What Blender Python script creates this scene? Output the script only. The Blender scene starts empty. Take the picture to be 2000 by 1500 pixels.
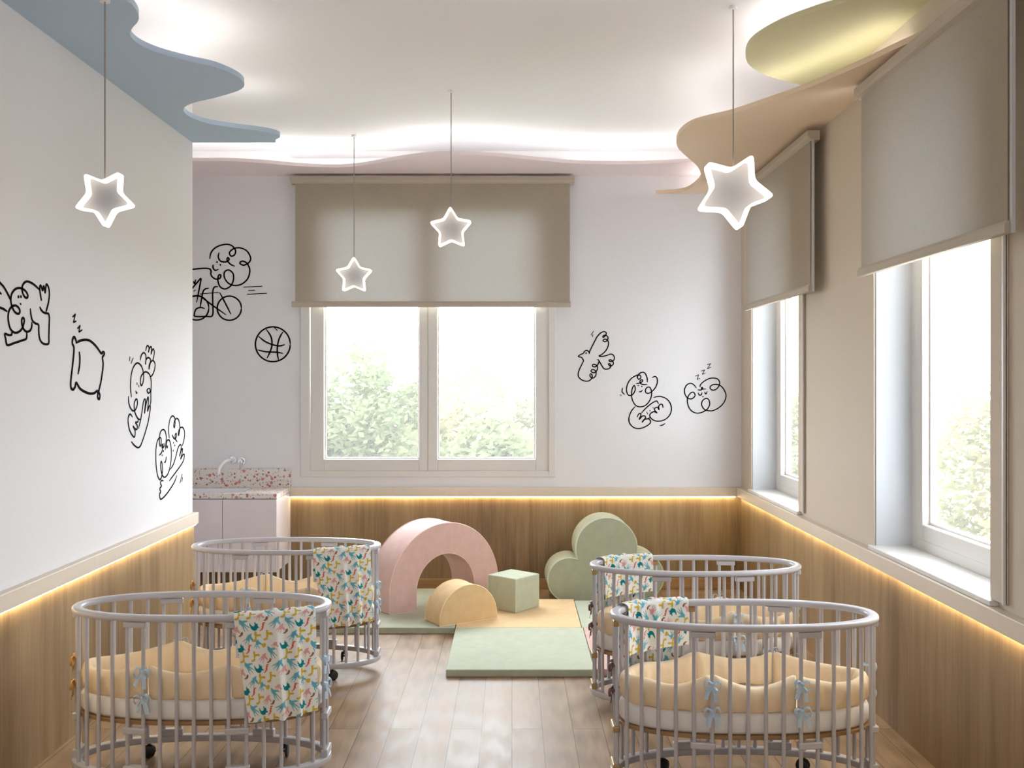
import bpy, math, random
from mathutils import Vector
C = bpy.context.scene.collection
PI = math.pi
F, CX, CY, H = 1900.0, 1000.0, 742.0, 1.813   # focal length in pixels, vanishing point, eye height

# ------------------------------------------------------------------ helpers
class MB:
    """Collects geometry and links it as one mesh object."""
    def __init__(s): s.v = []; s.f = []
    def add(s, vs, fs):
        o = len(s.v); s.v += [tuple(p) for p in vs]; s.f += [tuple(i + o for i in f) for f in fs]; return s
    def box(s, x0, x1, y0, y1, z0, z1):
        vs = [(x, y, z) for z in (z0, z1) for y in (y0, y1) for x in (x0, x1)]
        return s.add(vs, [(0, 2, 3, 1), (4, 5, 7, 6), (0, 1, 5, 4), (2, 6, 7, 3), (0, 4, 6, 2), (1, 3, 7, 5)])
    def tube(s, path, r, seg=8, closed=False, r2=None, up=None):
        """r: radius or list; r2: second half-axis (ribbon) measured along 'up' hint."""
        n = len(path); P = [Vector(p) for p in path]; vs = []; ref = None
        for i in range(n):
            a = P[(i - 1) % n] if (closed or i > 0) else P[i]
            b = P[(i + 1) % n] if (closed or i < n - 1) else P[i]
            t = (b - a)
            t = t.normalized() if t.length > 1e-9 else Vector((0, 0, 1))
            if up is not None: u = Vector(up) - t * t.dot(Vector(up))
            elif ref is None:
                h = Vector((0, 0, 1)) if abs(t.z) < .9 else Vector((1, 0, 0)); u = h - t * t.dot(h)
            else: u = ref - t * t.dot(ref)
            if u.length < 1e-6: u = t.orthogonal()
            u.normalize(); ref = u; w = t.cross(u)
            ri = r[i] if isinstance(r, (list, tuple)) else r
            rj = ri if r2 is None else r2
            for k in range(seg):
                A = 2 * PI * k / seg
                vs.append(P[i] + u * (math.cos(A) * rj) + w * (math.sin(A) * ri))
        fs = []
        for i in range(n if closed else n - 1):
            j = (i + 1) % n
            for k in range(seg):
                l = (k + 1) % seg
                fs.append((i * seg + k, i * seg + l, j * seg + l, j * seg + k))
        if not closed:
            fs.append(tuple(range(seg))[::-1]); fs.append(tuple((n - 1) * seg + k for k in range(seg)))
        return s.add(vs, fs)
    def loft(s, rings, cap=True, closed=False):
        n = len(rings[0]); vs = [p for r in rings for p in r]; fs = []; m = len(rings)
        for i in range(m if closed else m - 1):
            j = (i + 1) % m
            for k in range(n):
                l = (k + 1) % n
                fs.append((i * n + k, i * n + l, j * n + l, j * n + k))
        if cap and not closed:
            fs.append(tuple(range(n))[::-1]); fs.append(tuple((m - 1) * n + k for k in range(n)))
        return s.add(vs, fs)
    def prism(s, poly, f0, f1):
        """poly: 2-D outline, f0/f1 map a 2-D point to the two end faces."""
        return s.loft([[f0(*p) for p in poly], [f1(*p) for p in poly]])
    def cyl(s, c0, c1, r, seg=16): return s.tube([c0, c1], r, seg)
    def ball(s, c, rx, ry=None, rz=None, n=10):
        ry = ry or rx; rz = rz or rx
        rings = []
        for i in range(1, n):
            a = PI * i / n
            rings.append([(c[0] + rx * math.sin(a) * math.cos(2 * PI * k / (2 * n)), c[1] + ry * math.sin(a) * math.sin(2 * PI * k / (2 * n)), c[2] - rz * math.cos(a)) for k in range(2 * n)])
        return s.loft(rings)
    def build(s, name, m, parent=None, smooth=None, bevel=0, seg=2, solid=0, recalc=True):
        me = bpy.data.meshes.new(name); me.from_pydata(s.v, [], s.f); me.update()
        if recalc:
            import bmesh
            b = bmesh.new(); b.from_mesh(me); bmesh.ops.recalc_face_normals(b, faces=b.faces); b.to_mesh(me); b.free()
        for mm in (m if isinstance(m, (list, tuple)) else [m]): me.materials.append(mm)
        if smooth is not None:
            me.polygons.foreach_set('use_smooth', [True] * len(me.polygons)); me.set_sharp_from_angle(angle=math.radians(smooth))
        o = bpy.data.objects.new(name, me); C.objects.link(o)
        if parent: o.parent = parent
        if bevel:
            b = o.modifiers.new('bevel', 'BEVEL'); b.width = bevel; b.segments = seg; b.limit_method = 'ANGLE'; b.angle_limit = math.radians(35); b.use_clamp_overlap = True
        if solid:
            b = o.modifiers.new('solid', 'SOLIDIFY'); b.thickness = solid; b.offset = 0
        return o

def tag(o, label=None, cat=None, group=None, kind=None):
    if label: o['label'] = label
    if cat: o['category'] = cat
    if group: o['group'] = group
    if kind: o['kind'] = kind
    return o
def thing(name, label, cat, loc=(0, 0, 0), rz=0, group=None):
    o = bpy.data.objects.new(name, None); o.empty_display_size = .1; C.objects.link(o)
    o.location = loc; o.rotation_euler = (0, 0, rz)
    return tag(o, label, cat, group)
KIDS = {}
def copy_tree(o, parent=None):
    c = o.copy(); C.objects.link(c)
    if parent: c.parent = parent
    for ch in [x for x in bpy.data.objects if x.parent == o]: copy_tree(ch, c)
    return c
def spline(pts, step=6, closed=False):
    """Catmull-Rom through the points."""
    P = [Vector(p) for p in pts]; n = len(P); out = []
    g = (lambda i: P[i % n]) if closed else (lambda i: P[max(0, min(n - 1, i))])
    for i in range(n if closed else n - 1):
        a, b, c, d = g(i - 1), g(i), g(i + 1), g(i + 2)
        for k in range(step):
            t = k / step
            out.append(.5 * ((2 * b) + (c - a) * t + (2 * a - 5 * b + 4 * c - d) * t * t + (3 * b - a - 3 * c + d) * t ** 3))
    if not closed: out.append(P[-1])
    return out

# ------------------------------------------------------------------ materials
def lin(r, g, b):
    f = lambda c: (c / 255 / 12.92) if c / 255 <= .04045 else ((c / 255 + .055) / 1.055) ** 2.4
    return (f(r), f(g), f(b), 1)
class NT:
    def __init__(s, name):
        s.m = bpy.data.materials.new(name); s.m.use_nodes = True; s.t = s.m.node_tree; s.t.nodes.clear()
        s.out = s.n('ShaderNodeOutputMaterial')
    def n(s, typ, **kw):
        x = s.t.nodes.new(typ)
        for k, v in kw.items():
            if k.startswith('i_'):
                key = k[2:].replace('_', ' ')
                x.inputs[int(key) if key.isdigit() else key].default_value = v
            else: setattr(x, k, v)
        return x
    def l(s, a, b): s.t.links.new(a, b)
    def surf(s, sock): s.l(sock, s.out.inputs['Surface']); return s.m
def bsdf(nt, col=(.8, .8, .8, 1), rough=.5, **kw):
    b = nt.n('ShaderNodeBsdfPrincipled'); b.inputs['Base Color'].default_value = col; b.inputs['Roughness'].default_value = rough
    for k, v in kw.items(): b.inputs[k].default_value = v
    return b
def coords(nt, scale=(1, 1, 1), rot=(0, 0, 0), kind='Object'):
    tc = nt.n('ShaderNodeTexCoord'); mp = nt.n('ShaderNodeMapping'); mp.inputs['Scale'].default_value = scale; mp.inputs['Rotation'].default_value = rot
    nt.l(tc.outputs[kind], mp.inputs['Vector']); return mp.outputs['Vector']
def ramp(nt, fac, stops):
    r = nt.n('ShaderNodeValToRGB'); e = r.color_ramp.elements
    while len(e) < len(stops): e.new(.5)
    for i, (p, c) in enumerate(stops): e[i].position = p; e[i].color = c
    nt.l(fac, r.inputs['Fac']); return r.outputs['Color']
def noise(nt, vec, scale, detail=4, rough=.55):
    x = nt.n('ShaderNodeTexNoise'); x.inputs['Scale'].default_value = scale; x.inputs['Detail'].default_value = detail; x.inputs['Roughness'].default_value = rough
    if vec is not None: nt.l(vec, x.inputs['Vector'])
    return x.outputs['Fac']
def bump(nt, fac, b, strength=.2, dist=.01):
    x = nt.n('ShaderNodeBump'); x.inputs['Strength'].default_value = strength; x.inputs['Distance'].default_value = dist
    nt.l(fac, x.inputs['Height']); nt.l(x.outputs['Normal'], b.inputs['Normal'])
def paint(name, rgb, rough=.6, var=.03, scale=30, bstr=.05, bd=.003, **kw):
    nt = NT(name); c = lin(*rgb); b = bsdf(nt, c, rough, **kw)
    v = noise(nt, coords(nt), scale)
    k = [tuple(min(1, c[i] * f) for i in range(3)) + (1,) for f in (1 - var, 1 + var)]
    nt.l(ramp(nt, v, [(.3, k[0]), (.7, k[1])]), b.inputs['Base Color'])
    if bstr: bump(nt, v, b, bstr, bd)
    return nt.surf(b.outputs[0])
def felt(name, rgb, var=.11):
    nt = NT(name); c = lin(*rgb); b = bsdf(nt, c, .95); b.inputs['Specular IOR Level'].default_value = .15
    b.inputs['Sheen Weight'].default_value = .15
    v = noise(nt, coords(nt), 150, 3, .7); w = noise(nt, coords(nt), 14, 3)
    ad = nt.n('ShaderNodeMath', operation='ADD'); nt.l(v, ad.inputs[0]); nt.l(w, ad.inputs[1])
    md = nt.n('ShaderNodeMath', operation='MULTIPLY'); md.inputs[1].default_value = .5; nt.l(ad.outputs[0], md.inputs[0])
    k = [tuple(min(1, c[i] * f) for i in range(3)) + (1,) for f in (1 - var, 1 + var)]
    nt.l(ramp(nt, md.outputs[0], [(.3, k[0]), (.7, k[1])]), b.inputs['Base Color']); bump(nt, v, b, .25, .002)
    return nt.surf(b.outputs[0])
def emit(name, rgb, strength):
    nt = NT(name); e = nt.n('ShaderNodeEmission'); e.inputs['Color'].default_value = lin(*rgb); e.inputs['Strength'].default_value = strength
    return nt.surf(e.outputs[0])
def woodmat(name, cols, axis='Z', rough=.5, panel=.42):
    """oak boards: long grain along 'axis', knots, tone change per board"""
    nt = NT(name); b = bsdf(nt, rough=rough)
    sc = {'Z': (6.5, 6.5, .55), 'X': (.55, 6.5, 6.5)}[axis]
    g = noise(nt, coords(nt, sc), 2.2, 8, .62)
    fine = noise(nt, coords(nt, tuple(5 * q if q > 5 else q * 1.6 for q in sc)), 2.5, 4, .6)
    big = noise(nt, coords(nt, tuple(q * .22 for q in sc)), 1.6, 2)
    kn = nt.n('ShaderNodeTexVoronoi'); kn.inputs['Scale'].default_value = 2.1
    kv = coords(nt, (1, 1, .55) if axis == 'Z' else (.55, 1, 1)); nt.l(kv, kn.inputs['Vector'])
    kr = ramp(nt, kn.outputs['Distance'], [(0, (.25, .25, .25, 1)), (.035, (.75, .75, .75, 1)), (.07, (1, 1, 1, 1))])
    a1 = nt.n('ShaderNodeMath', operation='MULTIPLY_ADD'); a1.inputs[1].default_value = .45; nt.l(g, a1.inputs[0])
    a2 = nt.n('ShaderNodeMath', operation='MULTIPLY_ADD'); a2.inputs[1].default_value = .25; nt.l(fine, a2.inputs[0])
    a3 = nt.n('ShaderNodeMath', operation='MULTIPLY'); a3.inputs[1].default_value = .42; nt.l(big, a3.inputs[0])
    nt.l(a3.outputs[0], a2.inputs[2]); nt.l(a2.outputs[0], a1.inputs[2])
    col = ramp(nt, a1.outputs[0], [(.36, lin(*cols[0])), (.54, lin(*cols[1])), (.72, lin(*cols[2]))])
    mx = nt.n('ShaderNodeMix', data_type='RGBA', blend_type='MULTIPLY'); mx.inputs[0].default_value = .65
    nt.l(col, mx.inputs[6]); nt.l(kr, mx.inputs[7]); nt.l(mx.outputs[2], b.inputs['Base Color']); bump(nt, fine, b, .06, .002)
    return nt.surf(b.outputs[0])
def floormat():
    nt = NT('oak_floor'); b = bsdf(nt, rough=.3); b.inputs['Specular IOR Level'].default_value = .42
    v = coords(nt, (1, 1, 1), (0, 0, PI / 2))
    br = nt.n('ShaderNodeTexBrick'); br.offset = .37; nt.l(v, br.inputs['Vector'])
    for k, q in (('Scale', 1), ('Mortar Size', .0016), ('Mortar Smooth', .1), ('Bias', 0), ('Brick Width', 1.5), ('Row Height', .158)): br.inputs[k].default_value = q
    br.inputs['Color1'].default_value = (.0, .0, .0, 1); br.inputs['Color2'].default_value = (1, 1, 1, 1); br.inputs['Mortar'].default_value = (.5, .5, .5, 1)
    # grain, shifted per board
    sep = nt.n('ShaderNodeMixRGB'); sep.blend_type = 'ADD'; sep.inputs[0].default_value = 1
    m2 = nt.n('ShaderNodeVectorMath', operation='SCALE'); m2.inputs['Scale'].default_value = 7; nt.l(br.outputs['Color'], m2.inputs[0])
    nt.l(coords(nt, (9, .8, 1)), sep.inputs[1]); nt.l(m2.outputs[0], sep.inputs[2])
    g = noise(nt, sep.outputs[0], 1.5, 7, .6)
    wv = nt.n('ShaderNodeTexWave'); wv.wave_type = 'RINGS'; wv.inputs['Scale'].default_value = 1.3; wv.inputs['Distortion'].default_value = 5; wv.inputs['Detail'].default_value = 3; wv.inputs['Detail Scale'].default_value = 1.2
    nt.l(sep.outputs[0], wv.inputs['Vector'])
    a = nt.n('ShaderNodeMath', operation='MULTIPLY_ADD'); a.inputs[1].default_value = .18; nt.l(wv.outputs['Fac'], a.inputs[0]); nt.l(g, a.inputs[2])
    a2 = nt.n('ShaderNodeMath', operation='MULTIPLY_ADD'); a2.inputs[1].default_value = .10; nt.l(br.outputs['Color'], a2.inputs[0]); nt.l(a.outputs[0], a2.inputs[2])
    col = ramp(nt, a2.outputs[0], [(.30, lin(108, 86, 66)), (.62, lin(148, 122, 96)), (.95, lin(172, 146, 120))])
    mx = nt.n('ShaderNodeMix', data_type='RGBA', blend_type='MIX'); nt.l(br.outputs['Fac'], mx.inputs[0]); nt.l(col, mx.inputs[6]); mx.inputs[7].default_value = lin(70, 54, 42)
    nt.l(mx.outputs[2], b.inputs['Base Color'])
    rr = nt.n('ShaderNodeMapRange'); rr.inputs['To Min'].default_value = .30; rr.inputs['To Max'].default_value = .56; nt.l(a.outputs[0], rr.inputs['Value']); nt.l(rr.outputs[0], b.inputs['Roughness'])
    h = nt.n('ShaderNodeMath', operation='SUBTRACT'); nt.l(a.outputs[0], h.inputs[0]); nt.l(br.outputs['Fac'], h.inputs[1])
    bump(nt, h.outputs[0], b, .22, .004)
    return nt.surf(b.outputs[0])
def glassmat():
    nt = NT('window_glass'); t = nt.n('ShaderNodeBsdfTransparent'); g = nt.n('ShaderNodeBsdfGlossy'); g.inputs['Roughness'].default_value = .02
    lw = nt.n('ShaderNodeLayerWeight'); lw.inputs['Blend'].default_value = .5
    pw = nt.n('ShaderNodeMath', operation='POWER'); pw.inputs[1].default_value = 5; nt.l(lw.outputs['Facing'], pw.inputs[0])
    fr = nt.n('ShaderNodeMath', operation='MULTIPLY_ADD'); fr.inputs[1].default_value = .5; fr.inputs[2].default_value = .012; nt.l(pw.outputs[0], fr.inputs[0])
    mx = nt.n('ShaderNodeMixShader'); veil = nt.n('ShaderNodeBsdfTranslucent'); veil.inputs[0].default_value = (.95, .93, .88, 1)      # pale veil mixed in to imitate haze and glare over the view
    m0 = nt.n('ShaderNodeMixShader'); m0.inputs[0].default_value = .027; nt.l(t.outputs[0], m0.inputs[1]); nt.l(veil.outputs[0], m0.inputs[2])
    nt.l(fr.outputs[0], mx.inputs[0]); nt.l(m0.outputs[0], mx.inputs[1]); nt.l(g.outputs[0], mx.inputs[2])
    return nt.surf(mx.outputs[0])
def blindmat(name, rgb):
    nt = NT(name); c = lin(*rgb)
    v = noise(nt, coords(nt, (12, 12, 300)), 1.5, 3); w = noise(nt, coords(nt, (300, 300, 12)), 1.5, 3)
    ad = nt.n('ShaderNodeMath', operation='ADD'); nt.l(v, ad.inputs[0]); nt.l(w, ad.inputs[1])
    md = nt.n('ShaderNodeMath', operation='MULTIPLY'); md.inputs[1].default_value = .5; nt.l(ad.outputs[0], md.inputs[0])
    col = ramp(nt, md.outputs[0], [(.35, tuple(q * .88 for q in c[:3]) + (1,)), (.65, tuple(min(1, q * 1.1) for q in c[:3]) + (1,))])
    d = nt.n('ShaderNodeBsdfDiffuse'); t = nt.n('ShaderNodeBsdfTranslucent'); nt.l(col, d.inputs[0]); t.inputs[0].default_value = (.53, .54, .55, 1)
    mx = nt.n('ShaderNodeMixShader'); mx.inputs[0].default_value = BLIND_TR; nt.l(d.outputs[0], mx.inputs[1]); nt.l(t.outputs[0], mx.inputs[2])
    return nt.surf(mx.outputs[0])
def terrazzo():
    nt = NT('terrazzo'); b = bsdf(nt, rough=.3); base = lin(224, 218, 210); cur = None
    for i, (sc, th, col) in enumerate(((26, .36, lin(200, 122, 116)), (36, .34, lin(160, 90, 96)), (50, .32, lin(164, 142, 134)), (70, .32, lin(204, 152, 138)))):
        vo = nt.n('ShaderNodeTexVoronoi'); vo.inputs['Scale'].default_value = sc; vo.inputs['Randomness'].default_value = 1
        mp = coords(nt, (1, 1, 1), (.3 * i, .5 * i, .7 * i)); nt.l(mp, vo.inputs['Vector'])
        pick = nt.n('ShaderNodeSeparateColor'); nt.l(vo.outputs['Color'], pick.inputs[0])
        gt = nt.n('ShaderNodeMath', operation='GREATER_THAN'); gt.inputs[1].default_value = .62; nt.l(pick.outputs[i % 3], gt.inputs[0])
        ls = nt.n('ShaderNodeMath', operation='LESS_THAN'); ls.inputs[1].default_value = th; nt.l(vo.outputs['Distance'], ls.inputs[0])
        mu = nt.n('ShaderNodeMath', operation='MULTIPLY'); nt.l(gt.outputs[0], mu.inputs[0]); nt.l(ls.outputs[0], mu.inputs[1])
        mx = nt.n('ShaderNodeMix', data_type='RGBA'); nt.l(mu.outputs[0], mx.inputs[0]); mx.inputs[7].default_value = col
        if cur is None: mx.inputs[6].default_value = base
        else: nt.l(cur, mx.inputs[6])
        cur = mx.outputs[2]
    nt.l(cur, b.inputs['Base Color']); return nt.surf(b.outputs[0])
def printmat():
    nt = NT('bird_print_cotton'); b = bsdf(nt, rough=.9); b.inputs['Specular IOR Level'].default_value = .15
    a = nt.n('ShaderNodeVertexColor'); a.layer_name = 'print'; nt.l(a.outputs['Color'], b.inputs['Base Color'])
    bump(nt, noise(nt, coords(nt), 500, 2), b, .15, .001)
    t = nt.n('ShaderNodeBsdfTranslucent'); nt.l(a.outputs['Color'], t.inputs[0]); mx = nt.n('ShaderNodeMixShader'); mx.inputs[0].default_value = .12
    nt.l(b.outputs[0], mx.inputs[1]); nt.l(t.outputs[0], mx.inputs[2])
    return nt.surf(mx.outputs[0])
def leafmat(name, a, c):
    nt = NT(name); v = noise(nt, coords(nt), 1.2, 3); col = ramp(nt, v, [(.35, lin(*a)), (.65, lin(*c))])
    d = nt.n('ShaderNodeBsdfDiffuse'); t = nt.n('ShaderNodeBsdfTranslucent'); nt.l(col, d.inputs[0]); nt.l(col, t.inputs[0])
    mx = nt.n('ShaderNodeMixShader'); mx.inputs[0].default_value = .4; nt.l(d.outputs[0], mx.inputs[1]); nt.l(t.outputs[0], mx.inputs[2])
    return nt.surf(mx.outputs[0])

# tunable light levels
SKY, COVE, DADO, STAR, BLIND_TR, EXPO = 18.0, 15.0, 30.0, 2.6, .30, 0.09

M = dict(
    reveal=paint('white_reveal_paint', (206, 208, 212), .7, .01, 20, 0),
    wall=paint('white_wall_paint', (230, 228, 230), .85, .012, 60, .04), wall_beige=paint('beige_wall_paint', (206, 193, 176), .8, .012, 60, .03),
    ceil=paint('white_ceiling_paint', (238, 237, 239), .9, .01, 40, 0), floor=floormat(),
    oak=woodmat('oak_panelling', ((104, 82, 56), (144, 117, 83), (168, 142, 105))),
    oakbase=woodmat('oak_skirting', ((140, 106, 66), (176, 140, 94), (196, 162, 114)), 'X'),
    trim=paint('cream_trim', (222, 208, 190), .5, .02, 20, 0),
    frame=paint('white_window_frame', (222, 218, 213), .4, .01, 20, 0), glass=glassmat(), blind=blindmat('taupe_blind_fabric', (194, 181, 162)),
    blindbar=paint('taupe_blind_bar', (184, 172, 156), .7, .02, 40, 0), sidestrip=paint('white_strip', (205, 205, 205), .4, .01, 20, 0),
    blue=paint('powder_blue_panel', (180, 199, 219), .7, .01, 20, 0), peach=paint('peach_panel', (230, 208, 182), .7, .01, 20, 0),
    olive=paint('olive_panel', (204, 198, 158), .7, .01, 20, 0), pink=paint('blush_panel', (236, 222, 223), .7, .01, 20, 0),
    cove=emit('cove_light', (255, 250, 243), COVE), cove_back=emit('cove_light_back', (255, 250, 243), COVE * 1.7), dado=emit('warm_strip_light', (255, 231, 178), DADO), star=emit('star_light', (255, 236, 212), STAR),
    starplate=paint('frosted_star_plate', (160, 163, 172), .6, .01, 20, 0), cord=paint('grey_cord', (150, 142, 136), .5, .01, 20, 0),
    crib=paint('lilac_grey_lacquer', (193, 190, 194), .32, .015, 8, 0), brass=paint('brass_joint', (176, 146, 96), .35, .05, 60, 0, Metallic=.4),
    black=paint('black_plastic', (32, 31, 33), .45, .05, 30, 0), ply=woodmat('plywood_board', ((120, 88, 58), (160, 124, 84), (180, 146, 102)), 'X'),
    sheet=paint('white_sheet', (238, 234, 230), .9, .02, 25, .2, .004), bumper=paint('peach_cotton', (244, 220, 184), .85, .02, 20, .12, .004),
    tieblue=paint('pale_blue_ribbon', (188, 208, 224), .5, .04, 60, 0), tiemauve=paint('mauve_ribbon', (112, 82, 84), .4, .06, 60, 0), tiegold=paint('ochre_ribbon', (190, 146, 84), .5, .06, 60, 0),
    printed=printmat(), feltpink=felt('pink_felt', (218, 184, 176)), feltgreen=felt('sage_felt', (174, 178, 156)), feltmint=felt('mint_felt', (184, 189, 168)), feltcream=felt('cream_felt', (224, 192, 146)),
    pipegreen=felt('sage_piping', (204, 214, 192)), pipepink=felt('pink_piping', (238, 206, 196)), pipecream=felt('cream_piping', (242, 220, 176)),
    mat_pink=felt('dusty_pink_felt', (206, 172, 164)),
    ink=paint('black_ink', (10, 9, 10), .9, .02, 20, 0, **{'Specular IOR Level': .05}), cabinet=paint('blush_lacquer', (226, 216, 218), .4, .01, 20, 0), terrazzo=terrazzo(),
    ceramic=paint('white_ceramic', (236, 236, 238), .15, .005, 20, 0), chrome=paint('chrome', (225, 226, 230), .12, .01, 20, 0, Metallic=1.0),
    leaf1=leafmat('leaf_green', (106, 114, 82), (130, 132, 98)), leaf2=leafmat('leaf_yellow_green', (126, 124, 90), (146, 140, 108)),
    bark=paint('bark', (120, 104, 84), .9, .1, 10, .3), grass=paint('lawn', (136, 134, 100), .95, .1, 2, 0),
)

# ------------------------------------------------------------------ the room
XL, XR, YB, YE, ZC = -2.245, 1.99, 8.444, 6.834, 3.80     # left wall, right wall, back wall, end of the left wall, ceiling
YF = -3.0
XA = -3.9                                                   # side of the alcove behind the left wall
def struct(mb, name, m, parent=None, **kw):
    o = mb.build(name, m, parent, **kw)
    if not parent: o['kind'] = 'structure'
    return o
WT = .32
struct(MB().box(XA - .2, XR + WT, YF, YB + .2, -.1, 0), 'floor', M['floor'])
struct(MB().box(XA - .2, XR + WT, YF, YB + .2, ZC, ZC + .12), 'ceiling', M['ceil'])
# back wall with one opening
BW = (-1.831, .378, .973, 3.46)
mb = MB(); x0, x1, z0, z1 = BW
mb.box(XA, x0, YB, YB + .16, 0, ZC).box(x1, XR + WT, YB, YB + .16, 0, ZC).box(x0, x1, YB, YB + .16, 0, z0).box(x0, x1, YB, YB + .16, z1, ZC)
wb = struct(mb, 'wall_back', M['wall'])
# right wall with two openings
RW = ((4.022, 5.318), (6.716, 8.04)); RZ = (.885, 3.34)
mb = MB(); ys = [YF] + [q for w in RW for q in w] + [YB]
for i in range(0, 5, 2): mb.box(XR, XR + WT, ys[i], ys[i + 1], 0, ZC)
for a, b in RW: mb.box(XR, XR + WT, a, b, 0, RZ[0]).box(XR, XR + WT, a, b, RZ[1], ZC)
wr = struct(mb, 'wall_right', M['wall_beige'])
wl = struct(MB().box(XL - .2, XL, YF, YE, 0, ZC), 'wall_left', M['wall'])
struct(MB().box(XA - .15, XA, YE - .2, YB, 0, ZC).box(XA, XL - .2, YE - .2, YE, 0, ZC), 'wall_alcove', M['wall'])
FW = (-1.1, .9, .95, 3.0)  # opening for the added fill window behind the camera
struct(MB().box(XL - .2, FW[0], YF - .15, YF, 0, ZC).box(FW[1], XR + WT, YF - .15, YF, 0, ZC).box(FW[0], FW[1], YF - .15, YF, 0, FW[2]).box(FW[0], FW[1], YF - .15, YF, FW[3], ZC), 'wall_front', M['wall'])
# wainscot boards (part of each wall)
DZ0, DZ1, DP = .805, .885, .05
MB().box(XA + .01, XR - .012, YB - .012, YB, 0, DZ0).build('wainscot', M['oak'], wb)['label'] = 'oak veneer panelling'
MB().box(XR - .012, XR, YF, YB - .012, 0, DZ0).build('wainscot', M['oak'], wr)['label'] = 'oak veneer panelling'
MB().box(XL, XL + .012, YF, YE - .002, 0, DZ0).build('wainscot', M['oak'], wl)['label'] = 'oak veneer panelling'
struct(MB().box(-1.92, XR - .012, YB - .03, YB - .012, 0, .092), 'baseboard_back', M['oakbase'], bevel=.003)
XCAB = -1.92
def led(mb, name, m, parent, label='glowing light strip'):
    o = mb.build(name, m, parent); o['label'] = label; return o
t1 = struct(MB().box(XCAB, XR - DP, YB - DP, YB, DZ0, DZ1), 'trim_1', M['trim'], bevel=.004)
led(MB().box(XCAB + .01, XR - .06, YB - .034, YB - .022, DZ0 - .006, DZ0 - .0005), 'led_strip', M['dado'], t1, 'warm light strip')
t2 = struct(MB().box(XR - DP, XR, YF, YB, DZ0, DZ1), 'trim_2', M['trim'], bevel=.004)
led(MB().box(XR - .034, XR - .022, YF + .1, YB - .06, DZ0 - .006, DZ0 - .0005), 'led_strip', M['dado'], t2, 'warm light strip')
t3 = struct(MB().box(XL, XL + .043, YF, YE + .004, DZ0, DZ1), 'trim_3', M['trim'], bevel=.004)
led(MB().box(XL + .02, XL + .032, YF + .1, YE - .02, DZ0 - .006, DZ0 - .0005), 'led_strip', M['dado'], t3, 'warm light strip')

# ------------------------------------------------------------------ windows
def ringbox(mb, ax, a0, a1, z0, z1, w, d0, d1, wb=None, wt=None, w1=None):
    """rectangular frame ring; ax 'x': spans x/z at depth y d0..d1, ax 'y': spans y/z at depth x"""
    wb = wb or w; wt = wt or w; w1 = w1 or w
    for (p0, p1, q0, q1) in ((a0, a0 + w, z0, z1), (a1 - w1, a1, z0, z1), (a0 + w, a1 - w1, z0, z0 + wb), (a0 + w, a1 - w1, z1 - wt, z1)):
        if ax == 'x': mb.box(p0, p1, d0, d1, q0, q1)
        else: mb.box(d0, d1, p0, p1, q0, q1)
    return mb
w1 = struct(ringbox(MB(), 'x', x0, x1, z0, z1, .075, YB - .018, YB + .10, .05, .06, .06), 'window_1', M['frame'], bevel=.004)
def sash_x(a0, a1, parent, l, r):
    s = ringbox(MB(), 'x', a0, a1, z0 + .048, z1 - .06, l, YB - .004, YB + .075, .104, .1, r).build('sash', M['frame'], parent, bevel=.006)
    ringbox(MB(), 'x', a0 + l, a1 - r, z0 + .152, z1 - .16, .014, YB + .035, YB + .06).build('glazing_bead', M['frame'], s, bevel=.003)
    MB().box(a0 + l, a1 - r, YB + .045, YB + .05, z0 + .152, z1 - .16).build('pane', M['glass'], s)
sash_x(-1.748, -.732, w1, .117, .076)
sash_x(-.730, .321, w1, .083, .117)
for i, (a, b) in enumerate(RW):
    w = struct(ringbox(MB(), 'y', a, b, RZ[0] + .02, RZ[1], .07, XR + .19, XR + .28), 'window_%d' % (2, 3)[i], M['frame'], bevel=.004)
    s = ringbox(MB(), 'y', a + .066, b - .066, RZ[0] + .075, RZ[1] - .06, .09, XR + .186, XR + .27, .085).build('sash', M['frame'], w, bevel=.006)
    ringbox(MB(), 'y', a + .156, b - .156, RZ[0] + .16, RZ[1] - .15, .012, XR + .225, XR + .262).build('glazing_bead', M['frame'], s, bevel=.003)
    MB().box(XR + .258, XR + .262, a + .156, b - .156, RZ[0] + .16, RZ[1] - .15).build('pane', M['glass'], s)
    ln = MB().box(XR - .002, XR + .19, a, a + .008, RZ[0] + .024, RZ[1]).box(XR - .002, XR + .19, b - .008, b, RZ[0] + .024, RZ[1]).box(XR - .002, XR + .19, a + .008, b - .008, RZ[1] - .008, RZ[1])
    ln.build('reveal_lining', M['reveal'], w)
    MB().box(XR - .035, XR + .19, a - .04, b + .03, RZ[0], RZ[0] + .024).build('window_sill', M['frame'], w, bevel=.004)
    cs = MB().box(XR - .014, XR, a - .124, a, RZ[0] + .024, RZ[1] + .06).box(XR - .014, XR, b, b + .05, RZ[0] + .024, RZ[1] + .06)
    cs.box(XR - .014, XR, a, b, RZ[1], RZ[1] + .06)
    c = cs.build('casing', M['wall_beige'], w, bevel=.003); c['label'] = 'beige casing'
    MB().box(XR - .022, XR - .008, a - .124, a - .112, RZ[0] + .024, RZ[1] + .05).build('casing_edge', M['frame'], w)

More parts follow.
